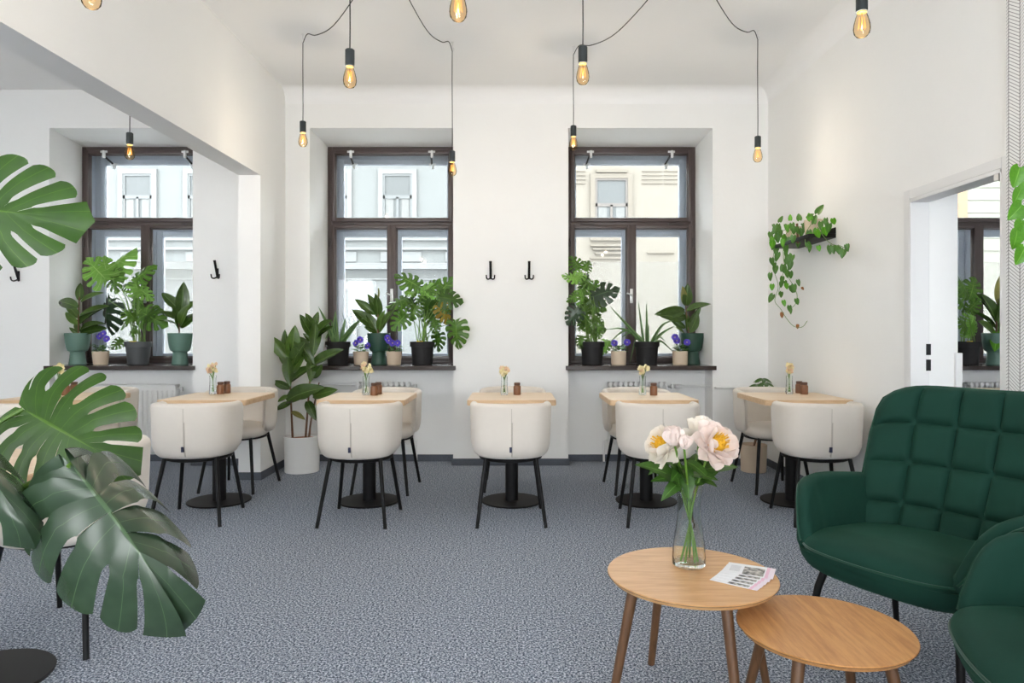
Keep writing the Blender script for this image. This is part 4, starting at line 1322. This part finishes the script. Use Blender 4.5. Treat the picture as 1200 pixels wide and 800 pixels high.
# --- sill of the side room window
rubber('rubber plant in a pale green goblet pot next to the side room pansy', 91, DS, 'goblet', [[(92, 392), (92, 372), (93, 348)]],
       [('r', 93, 352, 94, 331), ('r', 95, 354, 118, 341), ('r', 92, 360, 61, 351), ('r', 92, 372, 74, 354), ('r', 91, 380, 73, 366), ('r', 93, 380, 118, 352), ('r', 94, 370, 127, 360), ('r', 93, 388, 86, 374), ('r', 94, 388, 110, 374), ('r', 94, 390, 124, 386), ('r', 92, 392, 80, 384)])
pansy('violet pansy in a small beige pot on the side room sill', 118, DS - 0.06, 'beige', [(117, 394), (125, 397), (121, 391)])
monstera('monstera with fan-shaped leaves in a charcoal pot on the side room sill', 162, DS, 'grey',
         [('l', 124, 327, 97, 300), ('l', 131, 322, 144, 283), ('m', 132, 318, 134, 342), ('m', 157, 330, 177, 308), ('m', 158, 334, 139, 328), ('l', 163, 338, 180, 350), ('m', 162, 342, 149, 362),
          ('m', 166, 366, 190, 378), ('m', 153, 368, 140, 384), ('m', 143, 398, 130, 407), ('g', 128, 352, 112, 392), ('m', 168, 360, 152, 374), ('l', 162, 345, 158, 325), ('m', 158, 374, 146, 356), ('d', 170, 372, 185, 360), ('m', 160, 386, 149, 392), ('l', 126, 322, 118, 298)], True)
rubber('upright rubber plant in a pale green goblet pot beside the side room monstera', 211, DS, 'goblet', [[(210, 391), (210, 375), (211, 352)]],
       [('r', 209, 362, 188, 343), ('r', 212, 366, 217, 333), ('r', 211, 367, 228, 352), ('r', 209, 374, 187, 365), ('r', 209, 382, 189, 372), ('r', 212, 384, 228, 367), ('r', 210, 386, 203, 368), ('r', 211, 378, 205, 346), ('r', 211, 382, 214, 358)])
# --- sill behind the tall floor rubber plant
aloe('broad-leaved aloe in a black pot above the tall floor rubber plant', 396, DS, 'black',
     [(373, 359, 0.02, 0.026), (393, 364, 0.0, 0.040), (426, 372, 0.03, 0.030), (419, 380, 0.0, 0.028), (381, 397, 0.07, 0.022), (388, 374, 0.02, 0.022), (405, 372, 0.02, 0.022)])
pansy('violet pansy in a beige pot between the aloe and the dark goblet pot', 423, DS - 0.08, 'beige', [(417, 402), (422, 398), (431, 405)])
rubber('rubber plant in a dark green goblet pot between two pansies', 444, DS, 'goblet_dark', [[(443, 391), (443, 370), (442, 348)]],
       [('y', 442, 352, 444, 338), ('r', 442, 371, 444, 347, -0.1), ('r', 440, 368, 417, 353), ('r', 441, 386, 412, 363), ('r', 442, 390, 430, 366), ('r', 445, 390, 455, 360), ('r', 441, 390, 427, 384), ('r', 444, 388, 447, 366), ('r', 441, 366, 434, 345)])
pansy('violet pansy in a beige pot between the dark goblet pot and the monstera', 462, DS - 0.08, 'beige', [(456, 399), (460, 402), (466, 402), (454, 396)])
monstera('bushy monstera in a black pot with one leaf hanging past the sill end', 495, DS, 'black',
         [('m', 491, 336, 466, 319), ('l', 496, 338, 510, 362), ('m', 476, 350, 453, 357), ('m', 474, 353, 466, 368), ('d', 481, 350, 490, 366), ('m', 512, 346, 530, 325), ('d', 516, 348, 542, 351),
          ('y', 517, 356, 528, 378), ('m', 476, 368, 460, 385), ('m', 534, 377, 535, 408), ('m', 508, 376, 510, 388), ('d', 513, 390, 512, 411), ('m', 500, 340, 514, 326), ('d', 505, 352, 496, 370), ('m', 510, 352, 522, 370), ('l', 484, 344, 474, 340), ('m', 488, 358, 477, 373), ('d', 502, 366, 513, 381), ('m', 519, 360, 528, 366), ('m', 498, 346, 486, 356)], True)
# --- sill of the cream-facade window
monstera('tall crowded monstera in a black pot on the cream-facade window sill', 694, DS, 'black',
         [('m', 679, 314, 669, 299), ('m', 685, 316, 692, 303), ('l', 677, 327, 660, 321), ('m', 684, 326, 697, 336), ('l', 682, 340, 687, 361), ('m', 677, 345, 664, 352), ('g', 678, 362, 665, 380), ('m', 684, 360, 688, 380),
          ('g', 695, 347, 724, 337), ('m', 693, 352, 713, 360), ('m', 700, 383, 714, 383), ('m', 701, 385, 702, 396), ('m', 681, 394, 678, 408), ('l', 713, 400, 708, 418), ('m', 690, 345, 700, 330), ('d', 686, 330, 676, 340), ('d', 690, 352, 678, 360), ('l', 682, 320, 672, 330), ('m', 688, 372, 676, 386), ('d', 692, 366, 706, 350), ('m', 684, 378, 696, 390), ('m', 697, 372, 708, 380), ('d', 683, 332, 694, 320)])
pansy('violet pansy in a beige pot between the tall monstera and the spidery aloe', 725, DS - 0.08, 'beige_box', [(720, 402), (735, 401)])
aloe('spidery aloe with long arching leaves in a black pot', 758, DS, 'black',
     [(715, 359, 0.0, 0.024), (747.5, 351, 0.0, 0.015), (757.5, 354, 0.0, 0.020), (709, 386, 0.07, 0.014), (714, 401, 0.12, 0.016), (738, 425, 0.16, 0.016), (789, 375, 0.06, 0.017), (792, 381, 0.02, 0.018), (788, 412, 0.06, 0.016), (780, 400, 0.06, 0.016), (760, 380, 0.0, 0.016), (727, 396, 0.08, 0.014)])
pansy('violet pansy in a beige pot in front of the dark green goblet pot', 797, DS - 0.10, 'beige_box', [(793, 399), (805, 401), (791, 395)])
rubber('spreading rubber plant in a dark green goblet pot beside the spidery aloe', 811, DS + 0.06, 'goblet_dark', [[(808, 391), (805, 375), (803, 350)]],
       [('y', 801, 356, 800, 336), ('r', 804, 358, 807, 336), ('r', 802, 364, 775, 370), ('r', 803, 372, 774, 372), ('r', 805, 365, 833, 353), ('r', 806, 378, 824, 366), ('r', 803, 384, 784, 375), ('r', 808, 389, 823, 368), ('r', 805, 388, 809, 368), ('r', 802, 391, 792, 384)])
# --- sill seen through the doorway
monstera('leafy monstera in a black pot on the sill seen through the doorway', 1133, DS, 'black',
         [('m', 1134, 345, 1124, 318), ('m', 1136, 350, 1147, 322), ('m', 1135, 364, 1147, 350), ('m', 1131, 360, 1120, 340), ('l', 1137, 382, 1148, 362), ('m', 1133, 386, 1124, 370), ('l', 1140, 392, 1146, 378), ('l', 1134, 395, 1138, 380)], True)
rubber('rubber plant in a pale green goblet pot on the sill seen through the doorway', 1166, DS - 0.05, 'goblet', [[(1167, 392), (1168, 375), (1169, 350)]],
       [('y', 1169, 356, 1172, 324), ('r', 1167, 378, 1160, 346, -0.12), ('r', 1169, 378, 1183, 348), ('r', 1166, 372, 1148, 345), ('r', 1167, 386, 1146, 362), ('r', 1169, 390, 1182, 372), ('r', 1167, 394, 1148, 378), ('b', 1169, 388, 1167, 410, -0.14), ('r', 1168, 388, 1176, 360)])

# --- floor plants
rubber('tall two-stemmed rubber plant in a white cylinder pot on the carpet in the corner', 354, 5.93, 'white_big',
       [[(343, 514), (341, 470), (339, 410)], [(358, 514), (362, 460), (368, 380)], [(362, 514), (365, 490), (374, 448)]],
       [('r', 338, 420, 316, 398), ('r', 340, 416, 329, 393), ('r', 341, 418, 346, 392), ('r', 342, 427, 354, 405), ('r', 338, 418, 336, 447, -0.1), ('r', 340, 448, 355, 430), ('r', 340, 455, 320, 449), ('r', 338, 464, 326, 470), ('r', 336, 470, 362, 454, -0.16), ('r', 341, 472, 325, 480), ('y', 341, 482, 355, 492),
        ('r', 368, 384, 371, 368), ('r', 366, 394, 353, 373), ('r', 370, 379, 369, 410, -0.12), ('r', 347, 396, 362, 418, -0.1), ('r', 365, 428, 398, 412), ('r', 365, 424, 350, 413), ('r', 364, 422, 366, 440, -0.1), ('r', 364, 462, 350, 468), ('r', 367, 464, 388, 460), ('r', 360, 470, 366, 486, -0.1), ('r', 370, 392, 384, 378), ('r', 366, 386, 362, 372), ('r', 369, 398, 378, 384), ('r', 367, 402, 356, 392), ('r', 340, 430, 328, 420), ('r', 343, 436, 350, 420), ('r', 366, 442, 376, 432)],
       0.0, 'floor_rubber_plant', None, 'soil_rust', 1.12, 0.008)
r = potted('potted_schefflera', 'small umbrella plant in a beige pot on the carpet behind the corner chair', 'potted plant', 883, 5.93, 'beige_big', None, 0.0, 'soil_rust')
tops = [P(894, 444, 5.95) - r.location, P(897, 449, 5.85) - r.location, P(887, 451, 5.9) - r.location]
for t in tops:
    MB().tube(spline([(0.0, 0.0, 0.2), t * 0.5 + Vector((0.02, 0, 0.05)), t], 10), 0.006, 6).build('stem', 'stem_brown', r)
    for k in range(7):
        a = k * 2 * math.pi / 7
        put('leaf', LANCE, r, mtx=orient(t, (math.cos(a), math.sin(a), -0.1), (0, -0.6, 1), 0.085, 1.3))

# ------------------------------------------------------------------ wall shelf with a trailing plant
sh = thing('wall_shelf', 'black floating shelf on the white wall, below the trailing plant pots', 'shelf', (XR, 5.2, 1.88))
MB().box(-0.2, -0.001, -0.32, 0.32, 0.0, 0.03).build('board', 'black_metal', sh, bevel=0.003)
MB().box(-0.012, -0.001, -0.32, 0.32, 0.03, 0.075).build('back_rail', 'black_metal', sh, bevel=0.003)
def shelf_pos(px, X): return X * 800.0 / (px - 602)
tr = thing('trailing_philodendron', 'trailing heart-leaf plant in a beige pot at the doorway end of the black wall shelf', 'potted plant', (2.195, 5.0, 1.911), 0, 'trailing plants on the wall shelf')
tr2 = thing('trailing_philodendron', 'long trailing heart-leaf plant cascading from the window end of the black wall shelf', 'potted plant', (2.195, 5.34, 1.911), 0, 'trailing plants on the wall shelf')
for r in (tr, tr2):
    MB().lathe(tapered(0.066, 0.055, 0.115), 28).build('pot', 'pot_beige', r, angle=35)
    MB().lathe([(0.001, 0.08), (0.052, 0.08), (0.052, 0.088), (0.001, 0.095)], 16).build('soil', 'soil', r)
def vine(r, pts, X, leaves, rad=0.0022):
    q = []
    for x, y in pts:
        D = shelf_pos(x, X); p = P(x, y, D) - r.location; q.append(p)
    q[0] = Vector((q[0].x * 0.4, q[0].y * 0.4, 0.10)) if leaves else q[0]
    MB().tube(spline(q, 6 * len(q)), rad, 5).build('vine', 'stem_green', r)
rn = random.Random(9)
def heart_px(r, x, y, ang, ln, X, kind='p'):
    """leaf hanging at a sight-line point of the vertical plane x = X; ang is the tip direction in that view"""
    D = shelf_pos(x, X); a = P(x, y, D) - r.location
    d = Vector((math.cos(ang) * 0.55 + rn.uniform(-.15, .15), rn.uniform(-.35, .35), math.sin(ang)))
    n = Vector((-0.55 + rn.uniform(-.3, .3), -0.8, 0.45 + rn.uniform(-.2, .3)))
    put('leaf', HEART[kind if kind != 'p' or rn.random() < 0.75 else 'b'], r, mtx=orient(a, d, n, ln * 0.82, rn.uniform(0.8, 1.05)))
XV = 2.12
vine(tr2, [(930, 268), (915, 272), (908, 290), (906, 312), (912, 335), (908, 352), (915, 362), (921, 372), (930, 382), (940, 383), (946, 376)], XV, True)
vine(tr2, [(930, 268), (920, 276), (918, 300), (922, 320), (928, 332), (934, 345), (932, 356), (926, 362)], XV, True)
vine(tr2, [(930, 268), (924, 284), (922, 305), (915, 330), (912, 346)], XV, True)
for x, y, an, ln in [(903, 272, -100, .07), (909, 268, -80, .07), (906, 278, -120, .08), (915, 270, -90, .07), (922, 264, -70, .07), (928, 262, -110, .08), (918, 280, -90, .08), (911, 288, -110, .09), (921, 288, -80, .08), (930, 276, -90, .07),
                      (912, 296, -105, .09), (924, 298, -75, .09), (926, 306, -95, .08), (918, 310, -100, .08), (909, 312, -120, .08), (903, 320, -110, .08), (922, 316, -80, .08), (917, 324, -85, .07), (926, 318, -70, .07), (916, 330, -95, .06), (922, 332, -80, .06), (935, 328, -70, .06), (931, 334, -95, .07), (916, 342, -100, .06), (933, 350, -60, .06), (906, 345, -130, .09), (918, 352, -80, .06), (925, 358, -90, .06), (927, 362, -110, .05), (914, 260, 60, .07), (926, 258, 100, .06), (934, 266, -60, .07)]:
    heart_px(tr2, x, y, R(an), ln * 1.0, XV - rn.uniform(0, 0.05), 'p')
for k in range(26):
    x, y = rn.uniform(904, 932), rn.uniform(262, 335)
    heart_px(tr2, x, y, R(rn.uniform(-130, -50)), rn.uniform(0.045, 0.085), XV - rn.uniform(0, 0.06), 'p')
for k in range(14):
    heart_px(tr, rn.uniform(936, 976), rn.uniform(252, 276), R(rn.uniform(-140, 80)), rn.uniform(0.045, 0.08), XV + rn.uniform(0, 0.08), 'p')
for x, y, an, ln in [(917, 366, -100, .06), (935, 380, -80, .045), (940, 336, -60, .04)]: heart_px(tr2, x, y, R(an), ln, XV, 'n')
vine(tr, [(955, 262), (966, 278), (975, 286), (985, 288), (992, 292)], 2.2, True)
vine(tr, [(955, 262), (945, 272), (944, 288), (950, 292)], XV, True)
for x, y, an, ln in [(968, 256, -90, .07), (972, 262, -100, .08), (966, 266, -70, .08), (958, 250, 60, .09), (950, 258, 110, .07), (944, 262, -90, .08), (940, 268, -110, .08), (948, 270, -80, .08), (937, 258, 90, .07), (954, 262, 70, .07), (946, 284, -40, .07), (950, 288, -120, .06), (959, 288, -90, .05), (936, 280, -90, .08), (962, 260, -90, .08), (976, 256, -60, .06)]:
    heart_px(tr, x, y, R(an), ln, XV + 0.02, 'p')
for x, y, an, ln in [(972, 288, -100, .075), (976, 288, -80, .07), (981, 288, -90, .06), (983, 290, -100, .06), (989, 292, -120, .075), (991, 287, -60, .06), (993, 286, -80, .05)]:
    heart_px(tr, x, y, R(an), ln, 2.2, 'p')
MB().tube([P(935, 285, shelf_pos(935, 2.12)) - tr.location, P(934, 262, shelf_pos(934, 2.12)) - tr.location], 0.008, 6).build('moss_pole', 'stem_brown', tr)

# ------------------------------------------------------------------ hanging pothos by the chevron paper
hp = thing('hanging_pothos', 'bright green heart-leaf vine hanging in front of the chevron-patterned paper', 'potted plant', (2.15, 2.72, 1.80))
MB().lathe([(0.001, 0), (0.045, 0), (0.07, 0.03), (0.085, 0.09), (0.088, 0.14), (0.082, 0.14), (0.078, 0.10), (0.001, 0.10)], 28).build('pot', 'pot_white', hp, angle=35)
for a in (0.5, 2.6, 4.7):
    MB().tube([(0.086 * math.cos(a), 0.086 * math.sin(a), 0.13), (0, 0, 0.75), (0, 0, CEIL - 1.80)], 0.0018, 5).build('hanging_cord', 'cord_black', hp)
q = [P(1199, 196, 2.72), P(1190, 205, 2.68), P(1191, 240, 2.66), P(1194, 270, 2.66), P(1196, 305, 2.66)]
MB().tube(spline([Vector((0, -0.03, 0.12))] + [p - hp.location for p in q], 24), 0.0025, 6).build('vine', 'stem_green', hp)
for x, y, x1, y1 in [(1195, 196, 1190, 218), (1196, 222, 1190, 238), (1198, 240, 1184, 256), (1199, 243, 1195, 258), (1198, 258, 1194, 274), (1192, 270, 1190, 291), (1202, 262, 1203, 280), (1201, 290, 1193, 309), (1204, 215, 1199, 232)]:
    leaf_to(hp, 2.64, x, y, x1, y1, HEART['b'], nrm=Vector((rn.uniform(-.5, .1), -1, 0.35)), k=1.05, wide=1.15)

# ================================================================== PENDANT BULBS
SOCK = MB().tube([(0, 0, 0.1055), (0, 0, 0.185)], 0.0228, 24).lathe([(0.0228, 0.185), (0.018, 0.189), (0.004, 0.19)], 24).mesh('socket', 'socket_black')
GLASS = MB().lathe([(0.0165, 0.108), (0.018, 0.098), (0.024, 0.082), (0.031, 0.055), (0.033, 0.035), (0.030, 0.017), (0.020, 0.004), (0.008, 0.0005), (0.001, 0.0)], 28, cap=False).mesh('bulb', 'bulb_glass')
fil = MB()
for k in range(6):
    a = k * math.pi / 3
    fil.tube([(0.010 * math.cos(a), 0.010 * math.sin(a), 0.082), (0.015 * math.cos(a + .3), 0.015 * math.sin(a + .3), 0.035)], 0.0011, 5)
FIL = fil.mesh('filament', 'filament')
CAPM = MB().lathe([(0.0175, 0.106), (0.0175, 0.102), (0.001, 0.100)], 16).tube([(0, 0, 0.1), (0, 0, 0.03)], 0.0022, 6).mesh('bulb_cap', 'brass')
BULB_W = 6.0
def pendant(label, px, D, ybot, rose, swag=True):
    b = P(px, ybot, D)
    r = thing('pendant_lamp', label, 'lamp', b, 0, 'bare bulb pendant lamps')
    put('socket', SOCK, r)
    bl = put('bulb', GLASS, r); put('filament', FIL, bl); put('bulb_cap', CAPM, bl)
    ld = bpy.data.lights.new('bulb_light', 'POINT'); ld.energy = BULB_W; ld.color = (1.0, 0.995, 0.985); ld.shadow_soft_size = 0.012
    lo = bpy.data.objects.new('bulb_light', ld); COL.objects.link(lo); lo.parent = r; lo.location = (0, 0, 0.045)
    top = CEIL - b.z
    hook = MB().tube([(0, 0, top - 0.001), (0, 0, top - 0.04)], 0.004, 8).lathe([(0.011, top - 0.006), (0.011, top - 0.0005)], 12)
    hook.tube([(0, 0, top - 0.04), (0.012, 0, top - 0.05), (0.012, 0, top - 0.062), (0, 0, top - 0.068), (-0.008, 0, top - 0.062)], 0.0025, 6)
    hook.build('ceiling_hook', 'white_metal', r)
    z1 = top - 0.066
    pts = [(0, 0, 0.188), (0.001, 0, 0.30), (-0.001, 0.001, z1 - 0.2), (0, 0, z1)]
    MB().tube(pts, 0.0032, 6).build('cord', 'cord_black', r)
    if rose is not None:
        e = Vector((rose[0], rose[1], CEIL - 0.03)) - b
        s = Vector((0, 0, z1)); h = e - s
        sw = [s, s + Vector((h.x * 0.07, h.y * 0.07, 0.03)), s + Vector((h.x * 0.2, h.y * 0.2, -0.045)), s + Vector((h.x * 0.42, h.y * 0.42, -0.105)), s + Vector((h.x * 0.66, h.y * 0.66, -0.075)), s + Vector((h.x * 0.86, h.y * 0.86, -0.01)), e]
        MB().tube(spline(sw, 30), 0.0032, 6).build('swag_cord', 'cord_black', r)
    return r
R1, R2 = (-0.73, 3.85), (0.99, 3.85)
pendant('bare amber bulb pendant on a straight cord before the window behind the floor rubber plant', 410, 3.35, 103, R1)
pendant('bare amber bulb pendant hanging near the corner above the floor rubber plant', 355, 5.04, 172, R1)
pendant('bare amber bulb pendant hanging beside the frame edge of the goblet-pot window', 530, 5.18, 206, R1)
pendant('bare amber bulb cut off by the picture top, above the room middle', 537, 2.5, 25, R1)
pendant('bare amber bulb only just showing in front of the wall header', 107, 2.4, 10.5, R1)
pendant('bare amber bulb pendant on a straight cord before the cream-facade window', 683, 3.4, 99, R2)
pendant('bare amber bulb pendant hanging over the frame corner of the cream-facade window', 672, 5.25, 176, R2)
pendant('bare amber bulb pendant hanging before the wall pier beside the trailing plant shelf', 888, 4.98, 190, R2)
pendant('bare amber bulb pendant in front of the blank white wall above the doorway', 1010, 2.8, 44, R2)
pendant('bare amber bulb pendant in the side room in front of its window top', 152, 4.8, 187, None)
for lab, X, D in (('added unseen bulb pendant brightening the side room, near its window', -3.9, 4.5), ('added unseen bulb pendant brightening the side room, far from its window', -3.5, 2.4), ('added unseen bulb pendant brightening the room beyond the doorway', 4.6, 4.0)):  # extra pendants out of view, added to brighten the side rooms
    pendant(lab, 602 + X * 800 / D, D, 390 - 1.22 * 800 / D, None)
for i, q in enumerate((R1, R2)):
    o = MB().lathe([(0.06, CEIL - 0.03), (0.062, CEIL - 0.027), (0.062, CEIL - 0.0005)], 28, (q[0], q[1], 0)).build('ceiling_rose', 'socket_black')
    tag(o, 'round black ceiling rose gathering the swagged cords ' + ('nearer the wall header' if i == 0 else 'nearer the doorway wall'), 'lamp fitting')

# ================================================================== BIG MONSTERA AT THE LEFT
LF1 = monstera_mesh('leaf', 'leaf_monstera_deep', 6, 0.36, 0.022, 7, 18, 0.12, 0.10, 0.02, 21, 0.03, 0, 0.60)
LF2 = monstera_mesh('leaf', 'leaf_monstera_deep', 7, 0.42, 0.018, 7, 18, 0.40, 0.20, 0.03, 12, 0.06, 0, 0.66)
LF3 = monstera_mesh('leaf', 'leaf_monstera_gloss', 5, 0.40, 0.015, 10, 24, 0.85, 0.75, 0.12, 5, 0.32, 0, 0.62)
LF4 = monstera_mesh('leaf', 'leaf_monstera_gloss', 4, 0.62, 0.014, 8, 20, 0.9, 0.75, 0.08, 8, 0.35, 0, 0.66)
mp = thing('floor_monstera', 'large monstera reaching into the picture with big split leaves, one drooping and glossy', 'potted plant', (-1.62, 1.25, 0))
MB().lathe(tapered(0.17, 0.14, 0.36), 32).build('pot', 'pot_grey', mp, angle=35)
MB().lathe([(0.001, 0.32), (0.155, 0.32), (0.155, 0.332), (0.001, 0.34)], 24).build('soil', 'soil', mp)
def big_leaf(me, x0, y0, D0, x1, y1, D1, nrm, k=1.0, wide=1.0, via=None):
    a = P(x0, y0, D0) - mp.location; b = P(x1, y1, D1) - mp.location
    d = b - a
    o = put('leaf', me, mp, mtx=orient(a, d, nrm, d.length * k, wide))
    if via:
        MB().tube(spline([Vector((0, 0, 0.33))] + [P(*v) - mp.location for v in via] + [a], 24), 0.0065, 8).build('petiole', 'stem_deep', mp)
    else:
        petiole(mp, (0, 0, 0.33), a, 0.007, mat='stem_deep')
    return o
big_leaf(LF1, -75, 240, 1.42, 104, 256, 1.36, (0.05, -1, 0.12), 0.98, 0.78)
big_leaf(LF2, 27, 479, 1.60, 138, 543, 1.53, (0.15, -1, 0.35), 1.08, 1.05)
big_leaf(LF3, 84, 545, 1.30, 224, 704, 1.18, (0.50, -0.74, 0.52), 1.10, 0.98, [(-40, 596, 1.40), (10, 578, 1.37), (54, 558, 1.33)])
big_leaf(LF4, -70, 498, 1.30, 28, 580, 1.18, (0.45, -0.7, 0.75), 1.10, 0.72)
